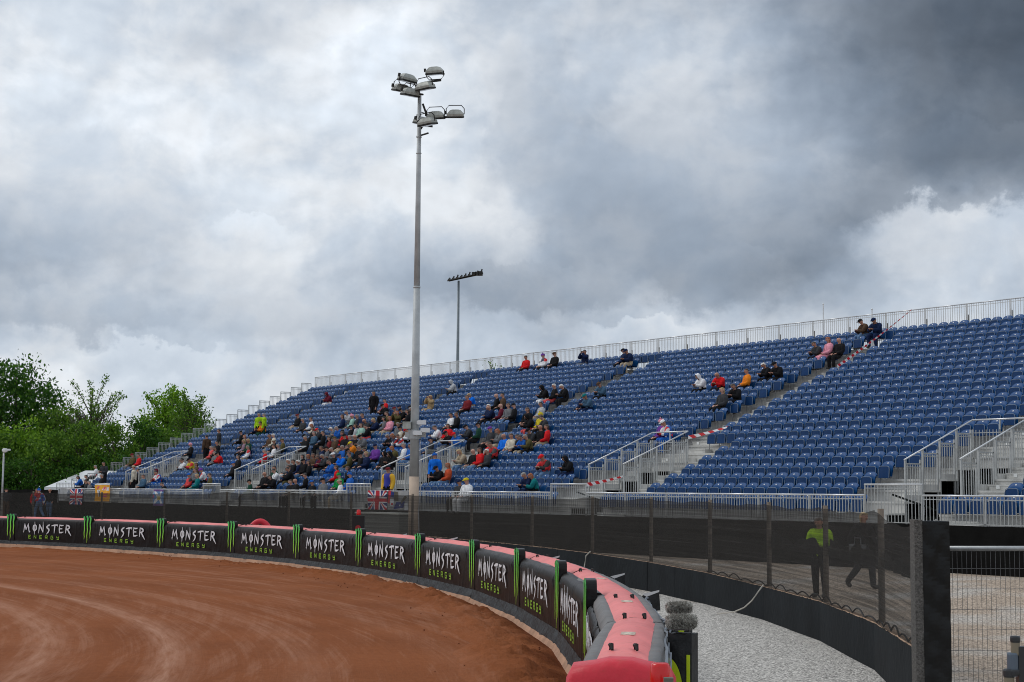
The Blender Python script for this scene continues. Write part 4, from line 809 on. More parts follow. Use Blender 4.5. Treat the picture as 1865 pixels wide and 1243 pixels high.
MUL=dict(flag=('navy','white','red','white','navy'),whiteblue=('white','blue','white','red'),whitered=('white','white','red'),yellowred=('yellow','red'),redblack=('red','black','black'),redgrey=('red','dgrey'),yellowblue=('yellow','yellow','orange'))
def vestmat():
    m=bpy.data.materials.new('yellow_sleeves_blue_vest'); m.use_nodes=True; t=m.node_tree; b=t.nodes['Principled BSDF']; b.inputs['Roughness'].default_value=.7
    c=t.nodes.new('ShaderNodeTexCoord'); s=t.nodes.new('ShaderNodeSeparateXYZ'); t.links.new(c.outputs['Object'],s.inputs[0])
    a=t.nodes.new('ShaderNodeMath'); a.operation='ABSOLUTE'; t.links.new(s.outputs[0],a.inputs[0]); g_=t.nodes.new('ShaderNodeMath'); g_.operation='GREATER_THAN'; g_.inputs[1].default_value=.135; t.links.new(a.outputs[0],g_.inputs[0])
    x=t.nodes.new('ShaderNodeMix'); x.data_type='RGBA'; t.links.new(g_.outputs[0],x.inputs[0]); x.inputs[6].default_value=(.02,.03,.30,1); x.inputs[7].default_value=(.75,.42,.02,1); t.links.new(x.outputs[2],b.inputs['Base Color']); return m
TOPN=dict(flag='union flag jacket',whiteblue='white and blue jacket',whitered='white and red jersey',yellowred='yellow and red jacket',redblack='red and black jacket',redgrey='red and grey jacket',yellowblue='yellow sleeved blue vest',
 hivis='hi-vis yellow vest',lgrey='light grey top',dgrey='charcoal jacket',bright='bright blue jacket',dgreen='dark green jacket',rust='rust red jacket',tan='tan jacket',cream='cream top',white='white top',mint='mint top')
def topn(c): return TOPN.get(c,('dark red' if c=='darkred' else c)+' jacket')
HN=dict(b='beanie',c='cap',o='hood up')
def headn(h):
    k,c=h.split(':'); 
    if k=='h': return {'bald':'bald head'}.get(c,c+' hair')
    return {'dgrey':'grey','lgrey':'grey','darkred':'dark red','maroon':'maroon'}.get(c,c)+' '+HN[k]
M_SHOE=mat('shoe_leather',(.03,.028,.027),.5)
def omat(o,m):
    o.material_slots[0].link='OBJECT'; o.material_slots[0].material=m
pid=[0]
def person(ps,top,legs,head,loc,rz,label,group='spectators in the grandstand',sc_=1.0):
    D=POSE[ps]; pid[0]+=1; rr=random.Random(pid[0]*7+3)
    o=obj('person',D['body']); o.location=loc; o.rotation_euler=(0,0,rz); o.scale=(sc_*1.10,sc_*1.06,sc_); omat(o,M_SKIN[rr.choice('aabc')]); tag(o,label,'person',group)
    j=obj('jacket',D['jacket'],o); omat(j,vestmat() if top=='yellowblue' else (multi(top,MUL[top]) if top in MUL else cmat(top)))
    t=obj('trousers',D['trousers'],o); omat(t,cmat(legs)); s_=obj('shoes',D['shoes'],o); omat(s_,M_SHOE)
    k,c=head.split(':')
    if k=='h':
        if c!='bald':
            hh=obj('hair',D['longhair' if (c in('ginger','blonde') or (c in('brown','black') and rr.random()<.3)) else 'hair'],o); omat(hh,mat('hair_'+c,dict(black=(.012,.010,.009),brown=(.055,.030,.018),grey=(.22,.21,.20),white=(.60,.58,.55),blonde=(.38,.26,.12),ginger=(.30,.08,.02))[c],.6,var=.3,vscale=30))
    else:
        hh=obj({'c':'cap','b':'beanie','o':'hood'}[k],D[{'c':'cap','b':'beanie','o':'hood'}[k]],o); omat(hh,cmat(c))
        if k=='c': 
            h2=obj('hair',D['hair'],o); omat(h2,mat('hair_brown',(.055,.030,.018),.6))
    return o
def bayname(s):
    k=sum(1 for v in VOM if s>v)          # stairwells passed from the left
    return ['at the far left end','after the first stairwell','after the second stairwell','after the third stairwell','left bay of the nearest stairwell','right of the nearest stairwell'][k] if k<4 else ('between the two nearest stairwells' if k==4 else 'right of the nearest stairwell')
rows_={}
for p in ppl: rows_.setdefault(p[0],[]).append(p)
used={}
tmp=[]
for i in sorted(rows_):
    L_=sorted(rows_[i],key=lambda p:p[1])
    for n,p in enumerate(L_):
        nb=''
        tmp.append((p,n,len(L_),L_[n-1] if n>0 and L_[n-1][1]>p[1]-1.6 else None, L_[n+1] if n+1<len(L_) and L_[n+1][1]<p[1]+1.6 else None))
for p,n,cnt,lf,rt2 in tmp:
    i,j,ps,top,legs,head=p; s=SA+j*PP
    if lf: nb='right beside the %s'%topn(lf[3])
    elif rt2: nb='left beside the %s'%topn(rt2[3])
    else: nb='sitting alone' if ps!='t' else 'standing alone'
    if ps=='t': nb=''
    verb={'s':'seated','l':'leaning','c':'photographing','t':'standing'}[ps]
    lab='%s person, %s, %s, row %s, %s of %d from left'%(verb,topn(top),headn(head),ORD[i+1],ORD[n+1] if n<28 else str(n),cnt)
    rr=random.Random(int(i*1000+j*10))
    if ps=='t': y=rt_(i)-.40; rz=R(rr.choice((-35,20,-70)) ); pp='f' if rr.random()<.5 else 't'
    else: y=rt_(i)-.045; rz=0; pp=ps
    rz=rz-R(rr.uniform(-4,30)) if ps!='t' else rz      # many look along the track towards the left
    if i==0 and ps=='t' and top=='yellowblue': rz=R(20); pp='t'; y=.42
    z=rf_(i)
    person(pp,top,legs,head,(s,y,z),rz,lab,sc_=rr.uniform(1.0,1.09))
# people on the ground
gx=[(plan(*( (18-932)/2900*96,96)),'f','dgrey','brown','c:black',R(-100),'standing person in grey jacket and cap behind the netting at the far left edge'),
    (plan((72-932)/2900*96,96),'w','red','black','h:brown',R(110),'person in red shirt walking behind the leaning timber post'),
    (plan((78-932)/2900*94.5,94.5),'w','whiteblue','jeans','b:blue',R(-75),'walking person in white and blue jacket, blue hood and jeans beside timber post'),
    (plan((97-932)/2900*96.5,96.5),'w','black','jeans','h:bald',R(60),'walking bald person in black jacket and jeans near the left end of the stand'),
    (plan((1492-932)/2900*35.5,35.5),'f','hivis','black','h:brown',R(15),'steward in hi-vis yellow vest standing behind the netting at right'),
    (plan((1568-932)/2900*37,37),'w','black','dgrey','h:blonde',R(95),'blonde person in black walking with grey bag behind the netting')]
for (x,y),ps,top,legs,head,rz,lab in gx: person(ps,top,legs,head,(x,y,ground_z(x,y)),rz,lab,'people walking behind the mesh fence',1.02)
x,y=plan((1560-932)/2900*36.6,36.6)
g=MB(); g.box(-.2,.2,-.07,.07,0,.28); g.tube([(-.1,0,.28),(-.09,0,.42),(.09,0,.42),(.1,0,.28)],.012,5); tag(g.build('carry_bag',cmat('grey'),loc=(x,y,.58)),'pale grey bag carried by the walking person behind the netting','bag')
# ---------------------------------------------------------------- floodlight mast
m_mast=mat('galvanised_mast',(.43,.45,.455),.55,.15,var=.16,vscale=2.5,bump=.1); m_lamp=mat('lamp_housing',(.35,.36,.33),.5,.2,var=.25,vscale=5); m_ldark=mat('lamp_under',(.030,.030,.028),.6,spec=.2,var=.4); m_glass=mat('lamp_glass',(.30,.27,.25),.15,.0,var=.2)
Zm=57.0; mx_,my_=plan((756.5-932)/2900*Zm+.0,Zm)
T=thing('floodlight_mast','tall grey floodlight mast with eight lamps standing behind the mesh fence','floodlight mast',(mx_,my_,-.1),YAW)
zt=16.35
g=MB(); g.tube([(0,0,0),(.0,0,2.6)],[.185,.175],16); g.build('mast_base',mat('weathered_pale_mast',(.50,.39,.30),.8,var=.2,vscale=1.5),T,smooth=True)
g=MB(); g.tube([(0,0,2.6),(0,0,9.4)],[.168,.118],16); g.tube([(0,0,9.38),(0,0,9.44)],.13,16); g.tube([(0,0,9.4),(0,0,zt+.15)],[.112,.068],16); g.tube([(0,0,14.9),(0,0,14.93)],.10,12); g.tube([(0,0,14.3),(0,0,14.33)],.10,12); g.build('mast_tube',m_mast,T,smooth=True)
g=MB(); 
up=[(-.55,.0,zt+.02),(-.05,.1,zt+.30),(.35,.15,zt+.62),(.75,.2,zt+.72)]
g=MB(); g.tube([(-.45,.3,zt+.30),(-.05,.1,zt+.42),(.30,.0,zt+.62),(.78,-.1,zt+.66)],.042,8); g.tube([(0,0,zt-.2),(-.05,.05,zt+.5)],.05,8); g.tube([(-.45,.3,zt+.30),(.15,-.5,zt+.02)],.035,8); g.build('upper_arm',m_ldark,T)
g=MB(); g.tube([(.03,0,zt-1.12),(.32,-.05,zt-.86),(.60,-.1,zt-.74),(1.36,-.2,zt-.70)],.042,8); g.tube([(.12,0,zt-.20),(.36,-.05,zt-.86)],.038,8); g.tube([(.1,.05,zt-1.05),(-.1,.5,zt-1.3),(.35,-.5,zt-1.4)],.035,8); g.build('lower_arm',m_ldark,T)
def lamp(parent,x,y,z,rz,tilt,br=1):
    L_=bpy.data.objects.new('floodlight',None); COL.objects.link(L_); L_.parent=parent; L_.location=(x,y,z); L_.rotation_euler=(R(-tilt*.9),R(rz*.12),R(rz)); L_.scale=(.9,.9,.85)
    g=MB(); a,b,c=.33,.22,.17
    pr=[(.30,.20,0),(.33,.23,-.02),(.33,.23,-.13),(.31,.21,-.13)]
    lv=[(.335,.235,-.10),(.335,.235,.0),(.29,.20,.06),(.21,.13,.155),(.12,.07,.185)]
    vs=[];
    for (p,q_,h) in lv: vs+=[(-p,-q_,h),(p,-q_,h),(p,q_,h),(-p,q_,h)]
    fs=[(4*i+k,4*i+(k+1)%4,4*i+4+(k+1)%4,4*i+4+k) for i in range(4) for k in range(4)]+[(16,17,18,19)]
    g.add(vs,fs); hb=g.build('housing',m_lamp,L_)
    g=MB(); g.box(-.345,.345,-.245,.245,-.165,-.095); g.build('rim',m_ldark,L_)
    g=MB(); g.box(-.30,.30,-.20,.20,-.172,-.166); g.build('glass',m_glass,L_)
    g=MB(); s_=br; g.tube([(-.36,0,-.02),(-.365,0,.22*s_),(-.25,0,.36*s_),(.25,0,.36*s_),(.365,0,.22*s_),(.36,0,-.02)],.020,6); g.box(-.44,-.37,-.05,.05,-.02,.13); g.build('bracket',m_ldark,L_)
    return L_
def zz(yp): return 1.96+(897-yp)*Zm/2900+.1
for (px,py,dy,rz,ti,br) in [(738.8,127,.35,35,-14,-1),(727,143,.6,28,-16,1),(747,162.5,-.3,28,-14,1),(774.4,153,-.5,-30,-15,1),(790.8,119,-.1,-12,-12,-1),(794,203,-.1,-8,-14,1),(830,201,-.2,-2,-18,1),(769,208,.45,40,-14,1)]:
    lamp(T,(px-763)/2900*Zm,dy,zz(py)-.0,rz,ti,br)
lamp(T,(779-763)/2900*Zm,-.45,zz(219),-30,-14,1)
g=MB(); zc=zz(772); g.box(-.42,-.13,-.30,.02,zc-.22,zc+.03); g.build('control_box',m_lamp,T)
g=MB(); zc=zz(793); g.lathe([(.23,-.16),(.23,.16)],16,at=(0,0,zc)); g.box(-.34,.40,-.12,.12,zc-.1,zc+.08); g.build('clamp_band',m_mast,T)
for (px,py) in ((770,772),(777,786),(763,791)):
    g=MB(); x=(px-757)/2900*Zm; z=zz(py); g.box(x-.14,x+.16,-.36,-.20,z-.07,z+.08); g.box(x-.17,x-.13,-.34,-.22,z-.05,z+.06); g.bar((x,-.28,z-.05),(x-.1,-.1,z-.15),.03); g.build('cctv_camera',mat('white_casing',(.72,.73,.74),.4,var=.05),T)
g=MB(); g.tube([(.20,-.1,3.9),(.21,-.12,2.8),(.24,-.12,2.0),(.18,-.15,1.4),(.22,-.12,.3)],.018,5); g.build('cable',mat('grey_cable',(.42,.43,.45),.6),T)
# second mast far behind the stand
mx2,my2=plan((829.2-932)/2900*105,105)
T=thing('floodlight_mast','distant slim floodlight mast with a dark lamp gantry behind the grandstand','floodlight mast',(mx2,my2,0),YAW)
g=MB(); g.tube([(0,0,0),(.14,0,9.5),(.14,0,15.95)],[.16,.11,.075],10); g.build('mast_tube',mat('dark_mast',(.17,.20,.22),.5,.4),T,smooth=True)
g=MB(); g.bar((-.5,0,15.95),(1.75,.3,16.50),.12); g.build('gantry',m_ldark,T)
for k in range(9):
    x=-.48+k*.265; g=MB(); zc=16.10+.245*x; g.add([(x-.13,-.25,zc-.06),(x+.11,-.25,zc-.02),(x+.11,.2,zc-.02),(x-.13,.2,zc-.06),(x-.07,-.12,zc+.09),(x+.07,-.12,zc+.11),(x+.07,.12,zc+.11),(x-.07,.12,zc+.09)],[(0,3,2,1),(4,5,6,7),(0,1,5,4),(1,2,6,5),(2,3,7,6),(3,0,4,7)]); g.bar((x,0,zc+.05),(x+.05,0,zc+.16+.04*(k%3)),.09); g.build('floodlight',m_ldark,T)
for k in (0,1,2): 
    x=1.15+.22*k; g=MB(); g.box(x-.14,x+.14,-.35,.3,16.33,16.50+.03*k); g.build('floodlight',m_ldark,T)
# thin poles behind the back rail
for (px,py0,lab) in ((1484.7,552,'thin white pole rising behind the back rail, left of the pair near the tape'),(1571,563,'shorter thin white pole behind the back rail near the red and white tape')):
    x,y,zt_=(-8.0,17.75,10.3) if px<1500 else (-5.2,17.75,9.82); g=MB(); g.tube([(x,y,0),(x,y,zt_)],.025,6); g.sphere((x,y,zt_),.04,n=6); tag(g.build('thin_pole',mat('white_casing',(.72,.73,.74),.4)),lab,'pole')
# ---------------------------------------------------------------- flags on the front rail
def flag(name,lab,x0,x1,z0,z1,pat,seed=0):
    T=thing(name,lab,'flag',((x0+x1)/2,-.10,(z0+z1)/2),0)
    W_,H_=(x1-x0),(z1-z0)
    def wav(x,z,off): return (x,-.03*math.sin(x*7+seed)-.02*math.sin(z*6+x*3+seed)-off,z)
    def poly(pts,mi,off):           # clipped quads/triangles laid on the waving cloth
        g=MB(); 
        import itertools
        n=10
        if len(pts)==4:
            a,b,c,d=[Vector(p) for p in pts]; g.grid(lambda u,v:wav(*((a.lerp(b,u)).lerp(d.lerp(c,u),v)),off),n,n)
        else:
            a,b,c=[Vector(p) for p in pts]; g.grid(lambda u,v:wav(*(a.lerp(b.lerp(c,v),u)),off),n,n)
        return g
    for k,(nm,mt,pts) in enumerate(pat(W_/2,H_/2)):
        G=MB()
        for P_ in pts: 
            q_=poly(P_,0,.003*k); G.add(q_.v,q_.f)
        G.build(nm,mt,T)
    return T
fb=mat('flag_blue',(.012,.03,.17),.8); fw_=mat('flag_white',(.68,.68,.70),.8); fr=mat('flag_red',(.50,.015,.03),.8)
def union(w,h):
    def diag(t,ofs=0):
        o=[]
        for sx_,sz in ((1,1),(1,-1),(-1,1),(-1,-1)):
            o.append(((sx_*(w),sz*(h)),(sx_*(w-t*w*1.0),sz*h),(0+0,0),(sx_*w,sz*(h-t*h))) )
        return o
    def D(t):
        o=[]
        for sx_,sz in ((1,1),(1,-1),(-1,1),(-1,-1)):
            o.append(((sx_*w,sz*h),(sx_*(w-t*w),sz*h),(0,0))); o.append(((sx_*w,sz*h),(0,0),(sx_*w,sz*(h-t*h))))
        return o
    def cross(a,b): return [((-a,-h),(a,-h),(a,h),(-a,h)),((-w,-b),(w,-b),(w,b),(-w,b))]
    return [('blue_field',fb,[((-w,-h),(w,-h),(w,h),(-w,h))]),('white_saltire',fw_,D(.34)),('red_saltire',fr,D(.14)),('white_cross',fw_,cross(.26*w,.30*h)),('red_cross',fr,cross(.15*w,.17*h))]
def vert_union(w,h): return union(w,h)
flag('flag','small union flag hanging upright on the far left of the front rail',-51.45,-49.3,1.05,1.95,union,1)
flag('flag','large union flag hung on the front rail below the person in yellow sleeves',-16.53,-14.95,1.23,2.0,union,3)
fo=mat('flag_orange',(.72,.33,.015),.8); fp=mat('print_pink',(.62,.05,.20),.8); fk=mat('print_dark',(.03,.03,.05),.8); fl=mat('flag_light_blue',(.12,.25,.48),.8); fy=mat('print_gold',(.5,.38,.12),.8)
def orange(w,h):
    return [('orange_field',fo,[((-w,-h),(w,-h),(w,h),(-w,h))]),('top_band',fw_,[((-w,h*.88),(w,h*.88),(w,h),(-w,h))]),('white_patch',fw_,[((.0*w,.28*h),(.9*w,.22*h),(.95*w,.62*h),(.1*w,.55*h)),((-.62*w,-.45*h),(-.3*w,-.5*h),(-.25*w,.35*h),(-.7*w,.3*h))]),
     ('dark_patch',fk,[((-.5*w,-.5*h),(-.35*w,-.5*h),(-.38*w,.2*h),(-.55*w,.25*h))]),('pink_lettering',fp,[((-.72*w,.45*h),(-.6*w,.42*h),(-.45*w,.72*h),(-.55*w,.75*h)),((.1*w,.35*h),(.22*w,.35*h),(.35*w,.66*h),(.2*w,.66*h)),((.42*w,.35*h),(.55*w,.35*h),(.55*w,.62*h),(.42*w,.62*h)),((.15*w,-.5*h),(.7*w,-.5*h),(.7*w,-.36*h),(.15*w,-.36*h)),((.2*w,-.25*h),(.75*w,-.2*h),(.75*w,-.08*h),(.2*w,-.12*h))])]
flag('banner_flag','orange supporters banner with pink and white print on the front rail, far left',-47.35,-45.15,1.27,2.25,orange,2)
def thist(w,h):
    return [('blue_field',fl,[((-w,-h),(w,-h),(w,h),(-w,h))]),('white_saltire',fw_,[((-w,h),(-.6*w,h),(w,-h*.9),(.6*w,-h)),((w,h),(.6*w,h),(-w,-h*.9),(-.6*w,-h))]),('top_band',mat('flag_purple',(.12,.05,.22),.8),[((-w,h*.75),(w,h*.75),(w,h),(-w,h)),((-w,-h),(w,-h),(w,-h*.72),(-w,-h*.78))]),('pink_patch',fp,[((-w,-.05*h),(-.72*w,0),(-.72*w,.3*h),(-w,.35*h))]),('crest',fy,[((-.16*w,-.3*h),(.2*w,-.3*h),(.24*w,.15*h),(-.2*w,.15*h))])]
flag('flag','pale blue saltire flag with small crest on the front rail, left part',-39.0,-37.55,1.12,1.97,thist,4)
def bike(w,h):
    return [('grey_field',mat('flag_grey',(.30,.30,.30),.8),[((-w,-h),(w,-h),(w,h),(-w,h))]),('red_part',fr,[((-w,-h*.2),(-.75*w,-h*.4),(-.6*w,h),(-w,h))]),('blue_part',fb,[((-.7*w,.35*h),(-.3*w,.25*h),(-.3*w,.8*h),(-.6*w,.95*h)),((-.35*w,-.9*h),(.6*w,-.75*h),(.75*w,-.1*h),(-.2*w,-.2*h))]),
     ('rider_shape',mat('print_brown',(.10,.085,.06),.8),[((-.4*w,.0*h),(-.02*w,-.1*h),(.0*w,.85*h),(-.35*w,.9*h)),((.3*w,-.25*h),(.45*w,-.35*h),(.95*w,.35*h),(.8*w,.5*h))]),('white_part',fw_,[((-.62*w,-.6*h),(-.35*w,-.65*h),(-.38*w,.1*h),(-.7*w,.15*h)),((.1*w,-.6*h),(.25*w,-.6*h),(.3*w,-.45*h),(.12*w,-.45*h)),((.7*w,-1*h),(.98*w,-1*h),(.98*w,-.2*h),(.72*w,-.3*h))]),('red_patch',fr,[((-.55*w,-.5*h),(-.4*w,-.5*h),(-.4*w,-.3*h),(-.55*w,-.3*h))])]
flag('banner_flag','printed banner of a motorcycle rider on the front rail beside the large union flag',-14.93,-13.38,1.23,2.0,bike,5)
# ---------------------------------------------------------------- hoarding board behind the fence
T=thing('grey_cabinet','long grey metal cabinet with pale lid beside the floodlight mast','cabinet',(-13.1,-1.4,0),0)
g=MB(); g.box(-1.62,1.62,-.25,.45,.0,1.09); g.build('cabinet_body',mat('grey_painted_metal',(.15,.155,.145),.6,.1,var=.1,vscale=.9,bump=.15,bscale=2),T)
g=MB(); g.box(-1.68,1.68,-.30,.5,1.09,1.15); g.build('cabinet_lid',mat('pale_lid',(.42,.42,.38),.6),T)
# beacon light stand
x,y=plan((657-932)/2900*44.9,44.9); T=thing('signal_light','black signal stand with small red beacon and round red lamp behind the fence','signal light',(x,y,-.3),YAW)
g=MB(); g.tube([(0,0,0),(0,0,1.55)],.035,8); g.box(-.17,.17,-.06,.10,1.02,1.58); g.build('housing',m_strap,T)
m_rl=bpy.data.materials.new('red_lens'); m_rl.use_nodes=True; b_=m_rl.node_tree.nodes['Principled BSDF']; b_.inputs['Base Color'].default_value=(.50,.004,.006,1); b_.inputs['Roughness'].default_value=.15; b_.inputs['Emission Color'].default_value=(1,.02,.01,1); b_.inputs['Emission Strength'].default_value=.06
g=MB(); g.lathe([(.055,0),(.06,.03),(.055,.13),(.03,.15)],12,at=(0,0,1.60)); g.build('beacon_lens',m_rl,T,smooth=True)
g=MB(); g.lathe([(.08,-.02),(.08,.03)],12,at=(0,0,0)); o=g.build('round_lamp',mat('dark_red_lens',(.30,.015,.015),.2),T); o.rotation_euler=(R(90),0,0); o.location=(0,-.07,1.24)
g=MB(); g.box(-.11,.11,-.03,-.01,1.40,1.43); g.build('bracket',m_galv,T)
# red arched inflatable tube end
x,y=plan((479-932)/2900*52.6,52.6); g=MB(); pts=[(-.34+.68*k/12,0,.62+.33*math.sin(pi*k/12)**.7) for k in range(13)]; pts=[(-.36,0,.1)]+pts+[(.36,0,.1)]
g.tube(pts,[.10]*len(pts),10); o=g.build('blower_tube',m_endred,smooth=True,loc=(x,y,0)); o.rotation_euler=(0,0,YAW); tag(o,'red arched air blower tube standing behind the inflatable fence','tube')
# ---------------------------------------------------------------- red and white tape
m_tape=bpy.data.materials.new('barrier_tape'); m_tape.use_nodes=True; tt=m_tape.node_tree; bb=tt.nodes['Principled BSDF']; bb.inputs['Roughness'].default_value=.4
uvn=tt.nodes.new('ShaderNodeUVMap'); spx=tt.nodes.new('ShaderNodeSeparateXYZ'); tt.links.new(uvn.outputs[0],spx.inputs[0]); m1=tt.nodes.new('ShaderNodeMath'); m1.operation='ADD'; tt.links.new(spx.outputs[0],m1.inputs[0]); tt.links.new(spx.outputs[1],m1.inputs[1])
m2=tt.nodes.new('ShaderNodeMath'); m2.operation='FRACT'; tt.links.new(m1.outputs[0],m2.inputs[0]); m3=tt.nodes.new('ShaderNodeMath'); m3.operation='GREATER_THAN'; m3.inputs[1].default_value=.5; tt.links.new(m2.outputs[0],m3.inputs[0])
mc=tt.nodes.new('ShaderNodeMix'); mc.data_type='RGBA'; tt.links.new(m3.outputs[0],mc.inputs[0]); mc.inputs[6].default_value=(.80,.78,.78,1); mc.inputs[7].default_value=(.62,.015,.02,1); tt.links.new(mc.outputs[2],bb.inputs['Base Color'])
def tape(a,b,lab,sag=.06,w=.13):
    a=Vector(a); b=Vector(b); n=40; Ln=(b-a).length; g=MB()
    def f(u,v):
        p=a.lerp(b,u); tw=u*2.2; return (p.x,p.y+w*(v-.5)*math.sin(tw)*.6,p.z-sag*4*u*(1-u)+w*(v-.5)*(.75+.25*math.cos(tw)))
    g.grid(f,n,1); o=g.build('barrier_tape',m_tape); me=o.data; uv=me.uv_layers.new(name='UVMap')
    for lp in me.loops:
        vi=lp.vertex_index; u=(vi%(n+1))/n; v=vi//(n+1); uv.data[lp.index].uv=(u*Ln/.34,v*.45)
    md=o.modifiers.new('t','SOLIDIFY'); md.thickness=.003
    tag(o,lab,'tape')
v=VOM[3]
tape((v+2.09,0,2.25),(v+VW,1.72,2.56),'short red and white tape from the front gate to the stairwell rail',.02)
tape((v+VW,4.70,3.98),(-1.30,5.80,4.36),'short red and white tape between stairwell corner and blue seats',.02)
tape((-1.67,11.85,6.87),(-2.56,17.15,9.51),'long red and white tape rising diagonally to the back rail',.05)
# ---------------------------------------------------------------- far left: tent, vans, lamp, screens
x,y=plan((150-932)/2900*104,104); T=thing('marquee_tent','white marquee tent behind the left end of the grandstand','tent',(x,y,.2),YAW)
m_tent=mat('white_canvas',(.74,.75,.76),.7,var=.05,vscale=1,bump=.2,bscale=2)
def tr(u,v):
    x=-1.75+5.2*u; 
    h=1.85+1.0*(min(1,u*2.1))**.75; return (x,-2+4*v,(1.83 if v in(0,1) else h)) 
g=MB(); g.add([(-1.7,-2,1.85),(4.2,-2,1.85),(4.2,2,1.85),(-1.7,2,1.85),(.35,0,2.95),(2.6,0,2.95),(-.9,-1.3,2.05),(-.3,-.7,2.35)],[(0,1,5,4),(1,2,5),(2,3,4,5),(3,0,4)]); g.build('roof',m_tent,T)
g=MB(); g.box(-1.7,4.2,-2.0,-1.96,0,1.84); g.box(-1.7,-1.66,-1.96,2,0,1.84); g.build('side_wall',m_tent,T)
m_van=mat('white_van_paint',(.72,.73,.74),.25,var=.03); m_dkgl=mat('dark_window',(.03,.035,.04),.1)
for (px0,px1,py0,Z,lab) in ((-40,16,878.5,112,'white van roof above the dark fence at the left picture edge'),(16,34,886,110,'lower white van beside the lamp post at far left')):
    x,y=plan(((px0+px1)/2-932)/2900*Z,Z); w=(px1-px0)/2900*Z/2; z1=1.96+(890-py0)*Z/2900; gz=.2
    T=thing('parked_van',lab,'van',(x,y,0),YAW,None); g=MB()
    pr=[(-w,.45),(-w,z1-.12),(-w+.12,z1),(w-.25,z1),(w-.06,z1-.14),(w,1.25),(w,.45)]; n=len(pr)
    g.add([(a,-.95,b) for a,b in pr]+[(a,.95,b) for a,b in pr],[tuple(range(n)),tuple(range(n,2*n))[::-1]]+[(k,n+k,n+(k+1)%n,(k+1)%n) for k in range(n)]); g.build('body',m_van,T)
    g=MB(); g.box(-w+.25,w-.3,-.965,-.951,z1-.62,z1-.28); g.build('window',m_dkgl,T)
    for sx_ in (-w*.62,w*.62):
        g=MB(); g.tube([(sx_,-.97,.5),(sx_,-.72,.5)],.32,14); g.build('wheel',m_strap,T)
x,y=plan((10.5-932)/2900*92,92); T=thing('street_lamp','small grey street lamp with white head at the left picture edge','street lamp',(x,y,.1),YAW)
g=MB(); g.tube([(0,0,0),(.0,0,3.95)],[.07,.05],8); g.build('lamp_post',m_galv,T,smooth=True)
g=MB(); g.lathe([(.02,-.1),(.13,-.06),(.17,.02),(.17,.10),(.10,.14)],10,at=(.06,0,4.0)); g.box(.05,.36,-.1,.1,4.02,4.12); g.build('lamp_head',m_van,T,smooth=False)
T=thing('screen_fence','long dark screening fence left of the grandstand behind the walking people','fence'); 
a=Vector(plan((-260-932)/2900*112,112)); b=Vector((SL+.6,-.1)); g=MB()
g.grid(lambda u,v:(a.x+(b.x-a.x)*u,a.y+(b.y-a.y)*u+.05*mnoise.noise(Vector((u*40,v,0))),.05+(1.83+.02*math.sin(u*60))*v),90,3); g.build('screen_cloth',m_fab,T)
g=MB()
for k in range(12): p=a.lerp(b,k/11); g.tube([(p.x,p.y+.06,0),(p.x,p.y+.06,1.95)],.03,6)
g.build('fence_posts',m_under,T)
# ---------------------------------------------------------------- things beside the near end of the air fence
def px3(px,py,Z): x,y=plan((px-932)/2900*Z,Z); return x,y,1.96+(897.5+.0087*(px-932)-py)*Z/2900
m_fur=mat('grey_fur',(.30,.29,.26),1,var=.5,vscale=40)
def fur(lab,px,py,Z,ln,r,seed):
    x,y,z=px3(px,py,Z); T=thing('furry_microphone',lab,'microphone',(x,y,z),YAW+R(8)); rd=random.Random(seed)
    g=MB(); g.tube([(-ln/2,0,0),(-ln/2+.02,0,0),(ln/2-.02,0,.012),(ln/2,0,.012)],[r*.45,r*.8,r*.8,r*.45],12)
    g.build('foam_core',m_fur,T,smooth=True); g=MB()
    for k in range(2600):
        u=rd.uniform(-.5,.5); a=rd.uniform(0,2*pi); e=math.sqrt(max(0.05,1-(2*abs(u))**4)); p=Vector((u*ln,math.cos(a)*r*.75*e,math.sin(a)*r*.75*e)); d=Vector((u*.5+rd.uniform(-.6,.6),math.cos(a)+rd.uniform(-.6,.6),math.sin(a)+rd.uniform(-.6,.6)-.25)).normalized()*rd.uniform(.5,1.1)*r*.55
        s_=d.cross(Vector((rd.random(),rd.random(),rd.random()))).normalized()*.0035; g.add([p-s_,p+s_,p+d*.8+s_*.6,p+d],[(0,1,2,3)])
    g.build('fur',m_fur,T)
    g=MB(); g.tube([(ln*.2,0,-r*.8),(ln*.22,0,-.95)],.009,6); g.tube([(ln*.28,.05,-r*.8),(ln*.33,.08,-.95)],.009,6); g.build('stand_tube',m_strap,T); return T
fur('grey furry microphone cover, upper one of the pair beside the air fence',1237,1103,15.2,.24,.055,1)
fur('grey furry microphone cover, lower nearer one beside the air fence',1241,1128,14.2,.27,.065,2)
x,y,z=px3(1237,1243,13.2)
T=thing('advertising_bag','dark upright fabric box with lime green shapes beside the air fence end','box',(x,y,-.34),YAW-R(20))
g=MB(); g.grid(lambda u,v:(-.095+.20*u,-.02*math.sin(u*pi),.0+(1.18-.03*math.sin(u*pi))*v),6,8); g.box(-.095,.105,.0,.22,0,1.16); g.build('box_body',m_skirt,T)
g=MB(); g.add([(-.10,-.03,1.20),(.11,-.03,1.21),(.10,.20,1.19),(-.08,.22,1.17)],[(0,1,2,3)]); g.build('pale_lid',mat('pale_fabric',(.62,.62,.63),.7),T)
m_lm=mat('lime_vinyl',(.50,.62,.01),.45,var=.06)
g=MB(); n=10; ring=[(-.085+.125*math.sin(pi/2*k/n),.0,.66+.31*math.cos(pi/2*k/n)) for k in range(n+1)]; ri=[(-.085+.055*math.sin(pi/2*k/n),.0,.66+.16*math.cos(pi/2*k/n)) for k in range(n+1)]
